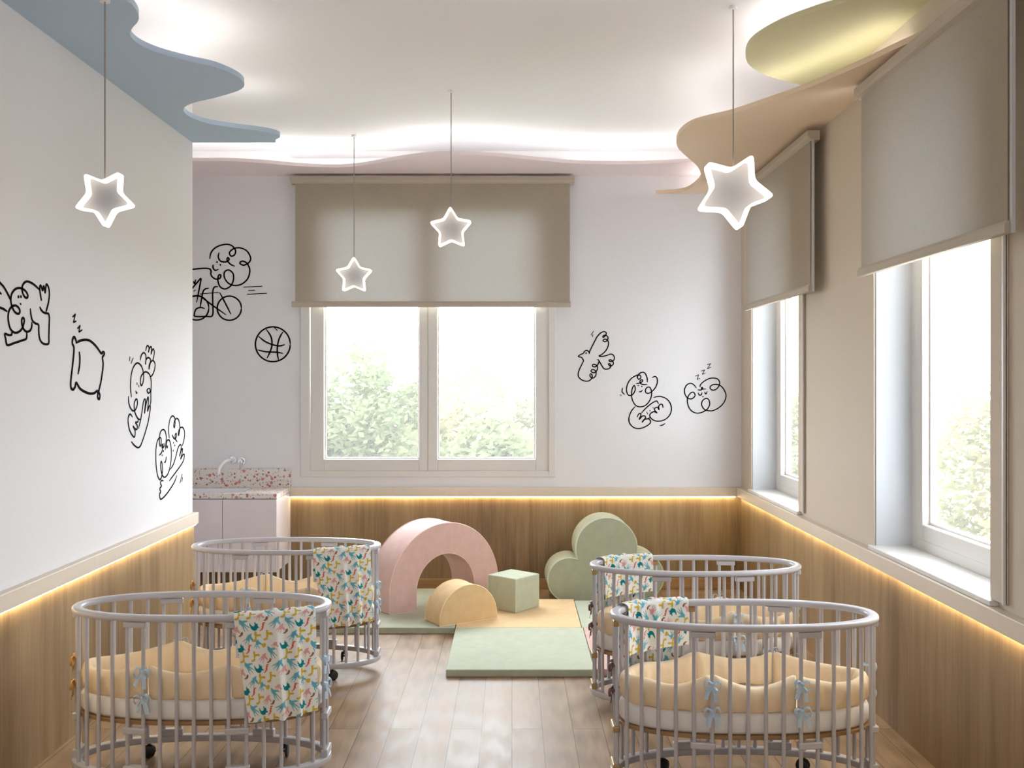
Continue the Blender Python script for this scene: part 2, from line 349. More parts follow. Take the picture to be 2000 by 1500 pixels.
# ------------------------------------------------------------------ roller blinds
def blind_x(cx0, cx1, zt, zb, y, label):
    t = thing('roller_blind', label, 'blind', ((cx0 + cx1) / 2, y, zt), 0, 'roller blinds over the windows'); hw = (cx1 - cx0) / 2
    mb = MB(); prof = [(-.03, 0), (.05, 0), (.05, -.062), (.0, -.062), (-.02, -.05), (-.03, -.035)]
    mb.prism(prof, lambda p, q: (-hw - .04, p, q), lambda p, q: (hw + .04, p, q)); mb.build('cassette', M['blindbar'], t, bevel=.004)
    MB().box(-hw, hw, -.002, .002, zb - zt + .02, -.05).build('blind_fabric', M['blind'], t)
    pr = [(-.016, 0), (.016, 0), (.016, .034), (.006, .05), (-.006, .05), (-.016, .034)]
    MB().prism(pr, lambda p, q: (-hw - .03, p, q + zb - zt), lambda p, q: (hw + .008, p, q + zb - zt)).build('bottom_bar', M['blindbar'], t, bevel=.003)
    return t, hw
t, hw = blind_x(-1.862, .497, 3.560, 2.438, YB - .085, 'wide taupe roller blind half lowered over the double window facing us')
def blind_r(a, b, zt, zb, label):
    t, hw = blind_x(a, b, zt, zb, 0, label); t.location = (XR - .09, (a + b) / 2, zt); t.rotation_euler = (0, 0, -PI / 2)
    # thin white strip on the near side (local +x is -y here)
    o = MB().box(hw + .003, hw + .021, .006, .020, zb - zt + .0, -.062).build('side_strip', M['sidestrip'], t); o['label'] = 'white side strip'
    return t
blind_r(3.73, 5.285, 3.405, 2.375, 'large taupe roller blind on the window wall, cut by the picture edge')
blind_r(6.195, 7.88, 3.395, 2.375, 'narrow-looking taupe roller blind behind the large star, next to the room corner')

# ------------------------------------------------------------------ wavy ceiling panels
def unp(px, z):      # pixel on a horizontal plane -> x, y
    y = F * (z - H) / (CY - px[1]); return ((px[0] - CX) * y / F, y)
def panel(name, label, edge, rest, z, th, m, strip, group='wavy suspended ceiling panels', inset=.115, cut=(0, 0)):
    """edge: wavy open outline, rest: closing points along the walls"""
    e = [tuple(p) for p in spline([(p[0], p[1]) for p in [Vector((q[0], q[1], 0)).to_tuple() for q in edge]] if False else [(q[0], q[1], 0) for q in edge], 7)]
    poly = [(p[0], p[1]) for p in e] + rest
    t = thing(name, label, 'ceiling panel', (0, 0, z), 0, group); t['kind'] = 'thing'
    pb = MB().prism(poly, lambda x, y: (x, y, 0), lambda x, y: (x, y, th)).build('panel_board', [m, M['ceil']], t)
    for f in pb.data.polygons:
        if f.normal.z > .9: f.material_index = 1
    # the strip runs along the wavy edge, set back from it
    area = sum(poly[i][0] * poly[(i + 1) % len(poly)][1] - poly[(i + 1) % len(poly)][0] * poly[i][1] for i in range(len(poly)))
    sg = 1 if area > 0 else -1; path = []
    n = len(e)
    for i in range(cut[0], n - cut[1]):
        a, b = Vector(e[max(0, i - 2)]), Vector(e[min(n - 1, i + 2)]); d = (b - a); d.z = 0
        if d.length < 1e-6: continue
        d.normalize(); nx, ny = -d.y * sg, d.x * sg
        p = (e[i][0] + nx * inset, e[i][1] + ny * inset, th + .009)
        if (XA + .03 if 'pink' in label else XL + .03) < p[0] < XR - .03:
            if p[1] < YB - .02 and (not path or (Vector(p) - Vector(path[-1])).length > .012): path.append(p)
    if strip: led(MB().tube(path, .007, 5), 'led_strip', M['cove_back' if 'pink' in label else 'cove'], t, 'bright light strip on top')
    return t
zb = 3.48
bl = [(XL, -2.2), (-1.7, -1.9), (-1.45, -1.3), (-1.75, -.6), (-1.9, -.1), (-1.5, .6), (-1.3, 1.1), (-1.6, 1.7), (-1.75, 2.2), (-1.5, 2.9), (-1.62, 3.4), (-1.92, 3.75), (-1.85, 4.05)] + [unp(p, zb) for p in  # unseen stretch behind the camera, added so its light strip fills from the front
     [(241.5, 0), (262, 14), (271, 31.5), (268, 44), (259, 54), (254, 66), (261, 78), (280, 91), (315, 105), (367, 119), (420, 131), (462, 149), (477, 164.5), (465.5, 177), (420, 191), (378, 201), (359, 212), (367.5, 226), (402, 240), (455, 249), (507, 255.5), (535, 261), (547, 267), (538, 273)]]
panel('ceiling_panel', 'powder blue wavy panel hung under the ceiling along the plain white wall', bl, [(-1.66, YE), (XL, YE)], zb, .03, M['blue'], True, cut=(0, 3))
zp = 3.582
pk = [(XA, 7.95), (-3.2, 7.8), (-2.7, 7.83)] + [unp(p, zp) for p in [(376, 315), (450, 315), (520, 319), (570, 323.5), (640, 327), (690, 325.5), (740, 318), (800, 308), (850, 302.5), (920, 302.5), (980, 306), (1050, 313), (1120, 319), (1200, 321), (1280, 319.5), (1330, 317)]] + [(1.75, 7.8), (XR, 7.75)]
panel('ceiling_panel', 'pale pink wavy panel hung under the ceiling along the back wall above the wide blind', pk, [(XR, YB), (XA, YB)], zp, .028, M['pink'], True)
zo = 3.43
pe = [unp(p, zo) for p in [(1275, 386), (1300, 383), (1340, 372), (1363, 356), (1369, 343), (1362, 325), (1340, 305), (1325, 290), (1321, 275), (1330, 258), (1352, 243), (1385, 233), (1430, 222.5), (1510, 196), (1580, 171), (1685, 126), (1737, 101), (1790, 77), (1818, 63)]]
pe[0] = (pe[0][0], YB - .001); pe[1] = (pe[1][0], min(pe[1][1], YB - .03))
panel('ceiling_panel', 'peach wavy panel hung lowest along the window wall, behind the large star', pe, [(XR, 4.42), (XR, YB)], zo, .03, M['peach'], True, cut=(2, 2))
zv = 3.62
ol = [(XR, 3.3), (1.86, 3.75), (1.72, 4.3)] + [unp(p, zv) for p in [(1662, 0), (1597, 21), (1527, 47), (1475, 77), (1457, 102), (1461, 124), (1482, 140), (1510, 152), (1562, 166)]] + [(1.88, 6.12), (XR, 6.25)]
panel('ceiling_panel', 'olive yellow wavy panel hung just above the peach panel', ol, [], zv, .03, M['olive'], True)
struct(MB().box(-1.9, .5, YB - .10, YB, zp + .03, 3.712), 'trim_4', M['ceil'], bevel=.004)

# ------------------------------------------------------------------ star lamps
def star_pts(R, rin=.545, rot=0, n=5, rd=.19):
    base = []
    for k in range(2 * n):
        r = R if k % 2 == 0 else R * rin; a = PI / 2 + rot + k * PI / n
        base.append(Vector((r * math.cos(a), r * math.sin(a), 0)))
    out = []
    m = len(base)
    for k in range(m):
        p, a, b = base[k], base[k - 1], base[(k + 1) % m]
        w = rd if k % 2 == 0 else rd * .7
        p0 = p + (a - p) * w * 1.3; p1 = p + (b - p) * w * 1.3
        for t in (0, .25, .5, .75, 1): out.append(p0 * (1 - t) ** 2 + p * 2 * t * (1 - t) + p1 * t * t)
    return out
def star_lamp(px, py, Y, R, rot, yaw, ztop, label, plate=True, depth=.06, wall=.0105, notch=False, dy=0):
    x = (px - CX) * Y / F; z = H + (CY - py) * Y / F
    t = thing('star_pendant', label, 'pendant lamp', (x, Y, z), yaw, 'glowing star pendants')
    o = star_pts(R, rot=rot); i_ = star_pts(R - wall * 1.9, rot=rot); mb = MB(); n = len(o)
    f = lambda p, y: (p.x, y, p.y)
    rings = [[f(p, -depth / 2) for p in o], [f(p, depth / 2) for p in o], [f(p, depth / 2) for p in i_], [f(p, -depth / 2) for p in i_]]
    mb.loft(rings, closed=True); s = mb.build('light_tube', M['star'], t); s['label'] = 'glowing star-shaped tube'
    if plate:
        q = star_pts(R - wall * 1.95, rot=rot); MB().prism([(p.x, p.y) for p in q], lambda a, b: (a, depth / 2 - .007, b), lambda a, b: (a, depth / 2 - .002, b)).build('frosted_plate', M['starplate'], t)
    top = max(p.y for p in o if abs(p.x) < R * .12)
    MB().cyl((0, 0, top - .004), (0, 0, ztop - z - .012), .0035, 8).build('cord', M['cord'], t)
    MB().tube([(0, 0, ztop - z - .016), (0, 0, ztop - z)], .022, 20).build('ceiling_cap', M['ceil'], t)
    return t
star_lamp(691.5, 539, 7.9, .160, 0, .0, ZC, 'small glowing star hanging lowest, in front of the wide blind', plate=True)
star_lamp(881, 447, 6.68, .156, .03, .0, ZC, 'small glowing star on a long cord before the wide blind, right of the lower one')
star_lamp(205, 387, 4.25, .136, PI / 5 + .05, .0, zb, 'glowing star hanging from the blue panel by the plain white wall', depth=.045, wall=.009)
star_lamp(1432, 374, 5.18, .215, PI / 5 + .16, .0, ZC, 'largest glowing star, hanging by the peach panel and window wall', depth=.10)

# ------------------------------------------------------------------ cribs
A_, B_ = .5655, .243; PW = 2.2
def se(a, b, t, p=PW):
    c, s = math.cos(t), math.sin(t)
    return (a * math.copysign(abs(c) ** (2 / p), c), b * math.copysign(abs(s) ** (2 / p), s))
_N = 4000
_pts = [se(A_, B_, 2 * PI * i / _N) for i in range(_N + 1)]
_cum = [0]
for i in range(_N): _cum.append(_cum[-1] + math.dist(_pts[i], _pts[i + 1]))
LTOT = _cum[-1]
import bisect
def at_s(s):
    """arclength (0 at the +x end, counter-clockwise) -> point, outward normal"""
    s %= LTOT; i = min(_N - 1, max(0, bisect.bisect_right(_cum, s) - 1))
    f = (s - _cum[i]) / max(1e-9, _cum[i + 1] - _cum[i]); a, b = _pts[i], _pts[i + 1]
    p = (a[0] + (b[0] - a[0]) * f, a[1] + (b[1] - a[1]) * f)
    j0, j1 = _pts[(i - 12) % _N], _pts[(i + 13) % _N]; tx, ty = j1[0] - j0[0], j1[1] - j0[1]; l = math.hypot(tx, ty)
    return Vector((p[0], p[1], 0)), Vector((ty / l, -tx / l, 0))
def sweep(prof, n=144):
    """closed sweep of a (d, z) profile around the crib outline"""
    rings = []
    for i in range(n):
        P, N = at_s(LTOT * i / n); rings.append([P + N * d + Vector((0, 0, z)) for d, z in prof])
    return MB().loft(rings, closed=True)
def rrect(w, h, z, r, n=3):
    out = []
    for (sx, sz, a0) in ((1, 1, 0), (-1, 1, PI / 2), (-1, -1, PI), (1, -1, 3 * PI / 2)):
        for k in range(n + 1):
            a = a0 + PI / 2 * k / n; out.append((sx * (w / 2 - r) + r * math.cos(a), z + sz * (h / 2 - r) + r * math.sin(a)))
    return out
RT = .79
SP = LTOT / 36
def make_crib():
    t = thing('crib', 'x', 'crib')
    sweep(rrect(.045, .028, RT - .014, .011)).build('top_rail', M['crib'], t, smooth=50)
    sweep(rrect(.042, .03, .085, .006)).build('bottom_ring', M['crib'], t, smooth=50)
    bar = None
    for k in range(36):
        P, N = at_s((k + .5) * SP)
        if bar is None:
            bar = MB().tube([(0, 0, .095), (0, 0, RT - .026)], .0088, 12).build('bar', M['crib'], t, smooth=50); o = bar
        else: o = bar.copy(); C.objects.link(o); o.parent = t
        o.location = P
    pl = {}
    for name, z, hh, th in (('rail_joint', RT - .043, .026, .026), ('joint_plate', .285, .028, .032), ('ring_joint', .115, .034, .032)):
        proto = None
        for s in (0, LTOT / 2, 6 * SP, 12 * SP, 24 * SP, 30 * SP):
            P, N = at_s(s)
            if proto is None: proto = MB().box(-th / 2, th / 2, -.052, .052, -hh / 2, hh / 2).build(name, M['crib'], t, bevel=.005, seg=3); o = proto
            else: o = proto.copy(); C.objects.link(o); o.parent = t
            o.location = P + Vector((0, 0, z)); o.rotation_euler = (0, 0, math.atan2(N.y, N.x)); pl.setdefault(name, []).append(o)
    rings = []
    for off, z in ((.02, .308), (.016, .305), (.016, .324), (.02, .322)): pass
    ring = lambda off, z: [at_s(LTOT * i / 96)[0] - at_s(LTOT * i / 96)[1] * off + Vector((0, 0, z)) for i in range(96)]
    MB().loft([ring(.014, .306), ring(.010, .309), ring(.010, .320), ring(.014, .323)]).build('base_board', M['ply'], t)['label'] = 'brown plywood base board'
    cas = None
    for sx, sy in ((1, 1), (1, -1), (-1, 1), (-1, -1)):
        if cas is None:
            mb = MB().cyl((0, 0, .05), (0, 0, .075), .007, 10)
            hood = [(.030 * math.cos(a), .030 * math.sin(a) + .032) for a in [PI * (.05 + .75 * k / 10) for k in range(11)]]
            hin = [(p * .8, .032 + (q - .032) * .8) for p, q in hood][::-1]
            mb.prism(hood + hin, lambda p, q: (p, -.006, q), lambda p, q: (p, .006, q))
            cas = mb.build('caster', M['black'], t, smooth=40); cas['label'] = 'black caster'
            wm = MB()
            for y0, y1 in ((-.02, -.007), (.007, .02)):
                wm.loft([[((.029 * q) * math.cos(2 * PI * k / 22), y, .03 + .029 * q * math.sin(2 * PI * k / 22)) for k in range(22)] for y, q in ((y0, .82), (y0 + .003, 1), (y1 - .003, 1), (y1, .82))])
            wm.cyl((0, -.01, .03), (0, .01, .03), .006, 8)
            wm.build('wheel', M['black'], cas, smooth=40); o = cas
        else: o = copy_tree(cas, t)
        P, N = at_s({(1, 1): 4.6 * SP, (-1, 1): 13.4 * SP, (-1, -1): 22.6 * SP, (1, -1): 31.4 * SP}[(sx, sy)])
        o.location = P; o.rotation_euler = (0, 0, .5 + sx * .7 + sy * .4)
    return t, pl
CRIBS = [  # x, y, rotation, label
    (-1.419, 4.468, 0, 'pale grey oval crib by the plain white wall, in front of the sink-side crib'),
    (-1.408, 6.080, 0, 'pale grey oval crib near the sink cabinet and the pink arch'),
    (1.022, 4.298, PI, 'pale grey oval crib by the window wall, farthest from the cloud cushion'),
    (1.023, 5.438, PI, 'pale grey oval crib with brass joints near the cloud cushion')]
WHERE = ['the crib by the plain white wall', 'the crib nearest the sink', 'the front crib by the window wall', 'the crib nearest the cloud cushion']
# mattress
def make_mattress():
    ring = lambda off, z: [(lambda PN: PN[0] - PN[1] * off + Vector((0, 0, z)))(at_s(LTOT * i / 120)) for i in range(120)]
    def wob(r, amp, ph): return [p + Vector((p.x, p.y, 0)).normalized() * amp * math.sin(i * .7 + ph) * math.sin(i * .23) for i, p in enumerate(r)]
    return MB().loft([ring(.04, .3232), ring(.026, .326), wob(ring(.018, .338), .002, 0), wob(ring(.016, .37), .004, 1), wob(ring(.019, .395), .002, 2), ring(.028, .407), ring(.045, .410), ring(.12, .411)]).build('crib_mattress', M['sheet'], smooth=60)
# bumper: padded segments tied to the bars with ribbons
def bow_mesh():
    mb = MB(); rnd = random.Random(4)
    for sx in (-1, 1):
        lp = [(0, 0), (.012, .012), (.024, .010), (.027, -.006), (.020, -.020), (.008, -.010), (.002, -.002)]
        mb.tube(spline([(sx * x, -.010 - .35 * abs(x), z) for x, z in lp], 4), .0013, 8, r2=.0062, up=(0.35 * sx, 1, .5))
        tl = [(0, 0), (.006, -.014), (.013, -.032), (.018, -.052 - .006 * (sx > 0))]
        mb.tube(spline([(sx * x, -.013 - .12 * abs(z), z) for x, z in tl], 4), .0011, 8, r2=.0075, up=(1, .25 * sx, 0))
    mb.ball((0, -.012, 0), .0075, .006, .007, 6)
    mb.tube([(.0125 * math.cos(a), .0125 * math.sin(a), 0) for a in [2 * PI * k / 16 for k in range(16)]], .0012, 6, closed=True, r2=.005, up=(0, 0, 1))
    return mb
def bumper_seg(s0, s1, seed):
    rnd = random.Random(seed); n = max(30, int((s1 - s0) / .012)); m = 20; rings = []; L = s1 - s0
    ph = [rnd.uniform(0, 6) for _ in range(6)]
    for i in range(n + 1):
        f = i / n; s = s0 + L * f; P, N = at_s(s)
        e = min(f, 1 - f) * L
        end = math.sqrt(max(0, 1 - (1 - min(1, e / .03)) ** 2)) if e < .03 else 1
        th = .058 * (.25 + .75 * end) * (1 + .12 * math.sin(s * 46 + ph[0]) + .06 * math.sin(s * 91 + ph[1]))
        peak = .046 * math.exp(-e / .075) - .006 * math.exp(-((e - .17) / .07) ** 2)
        zt = .524 + peak + .006 * math.sin(s * 17 + ph[2]) - .012 * (1 - end)
        zbm = .4085 + .003 * math.sin(s * 40 + ph[3]) + .012 * (1 - end)
        bot = -.004 * (1 + math.sin(s * 46 + ph[0]))
        r = []
        for k in range(m):
            a = 2 * PI * k / m; c, q = math.cos(a), math.sin(a)
            d = math.copysign(abs(c) ** .85, c) * th / 2; zz = math.copysign(abs(q) ** .75, q)
            wr = .0018 * math.sin(s * 120 + k * .9 + ph[4]) * (1 - abs(zz)) + .0055 * math.sin(s * 72 + ph[5] + .5 * math.sin(s * 23)) * (1 - abs(zz)) * (.5 - .5 * zz)
            r.append(P - N * (.046 - d - wr - (bot if zz < 0 else 0)) + Vector((0, 0, (zt + zbm) / 2 + zz * (zt - zbm) / 2)))
        rings.append(r)
    return MB().loft(rings)
K2 = 2.5 * SP           # arclength of the third bar from the middle of a long side
QF, QB = LTOT * .75, LTOT * .25          # middle of the front (-y) and back (+y) sides
def make_bumper():
    t = thing('crib_bumper', 'x', 'crib bumper')
    j = [QB - K2, QB + K2, QF - K2, QF + K2, QB - K2 + LTOT]
    for i in range(4): bumper_seg(j[i] + .004, j[i + 1] - .004, 11 + i).build('bumper_segment', M['bumper'], t, smooth=80)
    bows = {}; proto = None
    for key, s in (('front', QF - K2), ('back_a', QB - K2), ('back_b', QB + K2), ('plus', LTOT - SP * .5), ('minus', LTOT / 2 + SP * .5)):
        for z in (.545, .432):
            P, N = at_s(s)
            if proto is None: proto = bow_mesh().build('ribbon_bow', M['tieblue'], t, smooth=50); o = proto
            else: o = proto.copy(); C.objects.link(o); o.parent = t
            o['label'] = 'pale blue ribbon bow'
            o.location = P + Vector((0, 0, z)); o.rotation_euler = (0, .1 * (1 if z > .5 else -1), math.atan2(N.y, N.x) + PI / 2); o.scale = (1.25, 1.1, 1.2); bows.setdefault(key, []).append(o)
    return t
# blanket with a printed pattern of birds and notes
TW, TH = .187, .184
def _motifs():
    G = []
    def bird(hx, hy, tx, ty, col, w=1.0):       # forked swallow: body plus three tail feathers and a wing
        d = Vector((tx - hx, ty - hy)); L = d.length; d.normalize(); n = Vector((-d.y, d.x)); h = Vector((hx, hy))
        G.append(([h, h + d * L * .3 + n * 27 * w, h + d * L * .6 + n * 20 * w, h + d * L * .6 - n * 20 * w, h + d * L * .3 - n * 25 * w], col))
        for k in (-1, 0, 1):
            b = h + d * L * .5 + n * k * 12 * w; e = h + d * L * (1.04 - .08 * abs(k)) + n * k * 38 * w
            G.append(([b + n * 10 * w, b - n * 10 * w, e - n * 3 * w, e + n * 3 * w], col))
        b = h + d * L * .22; G.append(([b - n * 10 * w, b + d * 36 * w - n * 12 * w, b + d * 48 * w - n * 74 * w, b + d * 26 * w - n * 66 * w], col))
    LB, TE, YE_, PK, RD, BR = lin(112, 186, 202), lin(24, 140, 148), lin(222, 190, 60), lin(236, 172, 172), lin(226, 92, 60), lin(146, 98, 66)
    bird(210, 185, 305, 325, LB); bird(345, 365, 255, 490, LB); bird(415, 440, 385, 560, LB, .8); bird(520, 535, 605, 690, LB); bird(690, 175, 575, 300, LB); bird(300, 700, 215, 800 - 525, LB, 0.01)
    bird(495, 620, 415, 725, PK, .9); bird(190, 270, 120, 370, PK, .9); bird(640, 480, 575, 560, PK, .7)
    for cx, cy in ((385, 290), (185, 550)):
        G.append(([Vector((cx - 46, cy - 52)), Vector((cx - 20, cy - 12)), Vector((cx + 5, cy - 20)), Vector((cx + 12, cy - 66)), Vector((cx + 22, cy - 40)), Vector((cx + 40, cy - 35)), Vector((cx + 44, cy - 4)), Vector((cx + 62, cy + 14)), Vector((cx + 38, cy + 14)), Vector((cx + 18, cy + 38)), Vector((cx - 18, cy + 34)), Vector((cx - 40, cy + 4))], TE))
    for cx, cy in ((480, 290), (285, 560)):
        G.append(([Vector((cx - 44, cy + 62)), Vector((cx - 12, cy + 24)), Vector((cx + 4, cy - 40)), Vector((cx + 20, cy - 58)), Vector((cx + 52, cy - 50)), Vector((cx + 26, cy - 40)), Vector((cx + 16, cy + 14)), Vector((cx - 6, cy + 46))], RD))
    for cx, cy in ((527, 195), (215, 372)):
        G.append(([Vector((cx + 22, cy - 26)), Vector((cx + 24, cy + 2)), Vector((cx - 4, cy + 24)), Vector((cx - 30, cy + 18)), Vector((cx - 6, cy + 4)), Vector((cx + 6, cy - 20))], BR))
    for cx, cy in ((392, 412), (530, 402), (350, 655), (215, 660)):
        G.append(([Vector((cx - 10, cy - 56)), Vector((cx + 14, cy - 56)), Vector((cx + 14, cy - 30)), Vector((cx + 56, cy - 26)), Vector((cx + 56, cy - 2)), Vector((cx + 12, cy - 4)), Vector((cx + 2, cy + 44)), Vector((cx - 34, cy + 58)), Vector((cx - 46, cy + 40)), Vector((cx - 12, cy + 22))], YE_))
    G.append(([Vector((455, 525)), Vector((475, 500)), Vector((500, 505)), Vector((500, 535)), Vector((475, 553))], YE_))
    def fat(g, k):
        c = sum(g, Vector((0, 0))) / len(g); return [c + (p - c) * k for p in g]
    def rnd_(g): return [Vector((p.x, p.y)) for p in spline([(p.x, p.y, 0) for p in g], 3, True)]
    G = [(rnd_(fat(g, .92 if c == RD else 1.1)), c) if c in (TE, RD, BR, YE_) else (g, c) for g, c in G]
    return [(g, c, min(p.x for p in g), max(p.x for p in g), min(p.y for p in g), max(p.y for p in g)) for g, c in G]
MOT = _motifs(); BASE = lin(251, 250, 243)
def inside(g, x, y):
    r = False; j = len(g) - 1
    for i in range(len(g)):
        if (g[i].y > y) != (g[j].y > y) and x < (g[j].x - g[i].x) * (y - g[i].y) / (g[j].y - g[i].y) + g[i].x: r = not r
        j = i
    return r
_cells = {}
def print_col(u, v):
    x = (u / TW * 535) % 535 + 100; y = (v / TH * 525) % 525 + 170
    key = (int(x / 2.5), int(y / 2.5))
    if key in _cells: return _cells[key]
    c = BASE
    for g, col, ax, bx, ay, by in MOT:
        for ox in (0, 535, -535):
            for oy in (0, 525, -525):
                X, Y = x + ox, y + oy
                if ax <= X <= bx and ay <= Y <= by and inside(g, X, Y): c = col; break
    _cells[key] = c; return c
def make_blanket():
    nu, nv = 130, 330; s0, s1 = QF + .211, QF + .211 + .338
    inner, outer = .205, .455; arc = PI * .031; Lv = inner + arc + outer
    vs, cols = [], []
    for j in range(nv + 1):
        v = Lv * j / nv
        for i in range(nu + 1):
            f = i / nu
            def fold(f, amt): return amt * (1.5 * math.exp(-((f - .50) / .05) ** 2) + 1.0 * math.exp(-((f - .74) / .045) ** 2) - .4 * math.exp(-((f - .60) / .06) ** 2) - .35 * math.exp(-((f - .83) / .05) ** 2) + .2 * math.sin(f * 13))
            if v < inner:
                k = 1 - v / inner; d = -.031 - fold(f, .012 * (.3 + .7 * k)) * .8 - .006 * k; z = RT - .004 - (inner - v); z -= .02 * k * (f - .5)
                sk = 0.0
            elif v < inner + arc:
                a = PI * (v - inner) / arc; d = -.031 * math.cos(a) ; z = RT - .004 + math.sin(a) * (.012 + .010 * max(0, fold(f, 1.)) * .6 + .003); k = 0; sk = 0
                d += fold(f, .003) * math.sin(a * 2)
            else:
                k = (v - inner - arc) / outer; d = .031 + fold(f, .022 * k ** .8) + .004 * k; z = RT - .004 - (v - inner - arc); z += .012 * k * (f - .3)
                sk = .062 * k * (1 - f) ** 1.3 + .008 * k * f
            P, N = at_s(s0 + (s1 - s0) * f + sk)
            vs.append(P + N * d + Vector((0, 0, z))); cols.append(print_col(.338 * f + .02, v + .062))
    W = nu + 1
    fs = [(j * W + i, j * W + i + 1, (j + 1) * W + i + 1, (j + 1) * W + i) for j in range(nv) for i in range(nu)]
    o = MB().add(vs, fs).build('baby_blanket', M['printed'], smooth=180, recalc=False, solid=.003)
    at = o.data.color_attributes.new('print', 'FLOAT_COLOR', 'POINT')
    at.data.foreach_set('color', [q for c in cols for q in c])
    return o

crib0, _pl = make_crib(); mat0 = make_mattress(); bum0 = make_bumper(); bla0 = make_blanket()
kids = lambda o: [x for x in bpy.data.objects if x.parent == o]
def recol(o, m):
    o.material_slots[0].link = 'OBJECT'; o.material_slots[0].material = m
BUMPL = ['peach padded bumper tied inside the crib in front by the plain white wall', 'peach padded bumper tied inside the crib nearest the sink cabinet', 'peach padded bumper with mauve end bows in the front crib by the window wall', 'peach padded bumper with mauve end bows in the crib nearest the cloud cushion']
MATL = ['white sheeted oval mattress in the front crib by the plain white wall', 'white sheeted oval mattress in the crib nearest the sink cabinet', 'white sheeted oval mattress in the front crib by the window wall', 'white sheeted oval mattress in the crib nearest the cloud cushion']
BLAL = ['bird print blanket hung outside the front crib by the plain white wall', 'bird print blanket hung outside the crib nearest the sink and pink arch', 'bird print blanket over the far rail of the front crib by the window wall', 'bird print blanket over the far rail of the crib nearest the cloud cushion']
made = []
for i, (x, y, rz, lab) in enumerate(CRIBS):
    last = i == 3
    for proto, labs, cat, grp in ((crib0, None, 'crib', 'oval cribs'), (mat0, MATL, 'mattress', 'crib mattresses'), (bum0, BUMPL, 'crib bumper', 'crib bumpers'), (bla0, BLAL, 'blanket', 'bird print blankets')):
        o = proto if last else copy_tree(proto)
        o.location = (x, y, 0); o.rotation_euler = (0, 0, rz)
        tag(o, lab if labs is None else labs[i], cat, grp)
        made.append((i, o))
for i, o in made:
    nm = o.name.split('.')[0]
    if nm == 'crib' and i >= 2:
        for c in kids(o):
            b = c.name.split('.')[0]
            if b in ('rail_joint', 'joint_plate', 'ring_joint') and (c.location.x > .5 or (b == 'rail_joint' and c.location.x > .1 and c.location.y < 0)): recol(c, M['brass']); c['label'] = 'brass joint'
    if nm == 'crib_bumper':
        for c in kids(o):
            if c.name.startswith('ribbon_bow'):
                if i >= 2 and c.location.x > .5: recol(c, M['tiemauve']); c['label'] = 'mauve ribbon bow'
                if i < 2 and c.location.x < -.5: recol(c, M['tiegold']); c['label'] = 'ochre ribbon bow'

# ------------------------------------------------------------------ play corner
MT = .045
def mat(xa, xb, ya, yb, m, pm, label):
    t = thing('floor_mat', label, 'floor mat', ((xa + xb) / 2, (ya + yb) / 2, 0), 0, 'foam floor mats'); hx, hy = (xb - xa) / 2, (yb - ya) / 2
    MB().box(-hx, hx, -hy, hy, 0, MT).build('mat_body', m, t, bevel=.007, seg=3)
    p = MB()
    for z in (.005, MT - .004):
        p.tube([(-hx + .004, -hy + .003, z), (hx - .004, -hy + .003, z), (hx - .003, hy - .004, z), (-hx + .004, hy - .004, z)], .004, 6, closed=True)
    p.build('piping', pm, t)
mat(-.403, .505, 5.935, 6.95, M['feltmint'], M['pipegreen'], 'sage green floor mat lying in front of the cream mat')
mat(-.403, .497, 6.956, 7.85, M['feltcream'], M['pipecream'], 'cream yellow floor mat under the green cube')
mat(-1.65, -.409, 6.95, 8.25, M['feltgreen'], M['pipegreen'], 'darker sage floor mat under the pink arch')
mat(.503, 1.50, 6.956, 7.80, M['feltmint'], M['pipegreen'], 'sage green floor mat in front of the cloud cushion')
mat(.511, 1.50, 5.95, 6.95, M['mat_pink'], M['pipepink'], 'dusty pink floor mat between the sage mat and the cribs by the window wall')
def arc(cx, cz, r, a0, a1, n): return [(cx + r * math.cos(math.radians(a0 + (a1 - a0) * k / n)), cz + r * math.sin(math.radians(a0 + (a1 - a0) * k / n))) for k in range(n + 1)]
def soft(name, label, cat, outline, depth, loc, rz, m, pm, group='soft play blocks', open_bottom=False):
    """outline in local x/z, front face at y=0, going back to y=depth"""
    t = thing(name, label, cat, loc, rz, group)
    MB().prism(outline, lambda p, q: (p, 0, q), lambda p, q: (p, depth, q)).build('block_body', m, t, smooth=35, bevel=.009, seg=3)
    p = MB()
    for y in (.003, depth - .003): p.tube([(a, y, b) for a, b in outline], .0045, 6, closed=True)
    p.build('piping', pm, t, smooth=50)
    return t
def resamp(pts, step=.02):
    out = []
    for i in range(len(pts)):
        a, b = Vector(pts[i]), Vector(pts[(i + 1) % len(pts)]); n = max(1, int((b - a).length / step))
        out += [tuple(a + (b - a) * k / n) for k in range(n)]
    return out
W = 1.02; R = W / 2; leg = .645 - R; ri = R - .235
ao = [(-R, .0)] + arc(0, leg, R, 180, 0, 44) + [(R, 0), (ri, 0)] + arc(0, leg, ri, 0, 180, 34) + [(-ri, 0)]
th = math.radians(38); cxy = (-.918 + W / 2 * math.cos(th), 7.31 + W / 2 * math.sin(th))
soft('arch_block', 'big blush pink foam arch standing against the oak panelling', 'play block', ao, .32, (cxy[0], cxy[1], MT), th, M['feltpink'], M['pipepink'])
th = math.radians(33); wv = .479; cxy = (-.515 + wv / 2 * math.cos(th), 6.965 + wv / 2 * math.sin(th))
ho = [(-wv / 2, 0)] + [(x, z + .012) for x, z in arc(0, .02, wv / 2, 174, 6, 36)] + [(wv / 2, 0)]
soft('half_round_block', 'cream yellow half-round foam block in front of the pink arch', 'play block', ho, .23, (cxy[0], cxy[1], MT), th, M['feltcream'], M['pipecream'])
t = thing('cube_block', 'sage green foam cube on the cream mat', 'play block', (.029, 7.358, MT), math.radians(50), 'soft play blocks')
a = .285; hh = .262
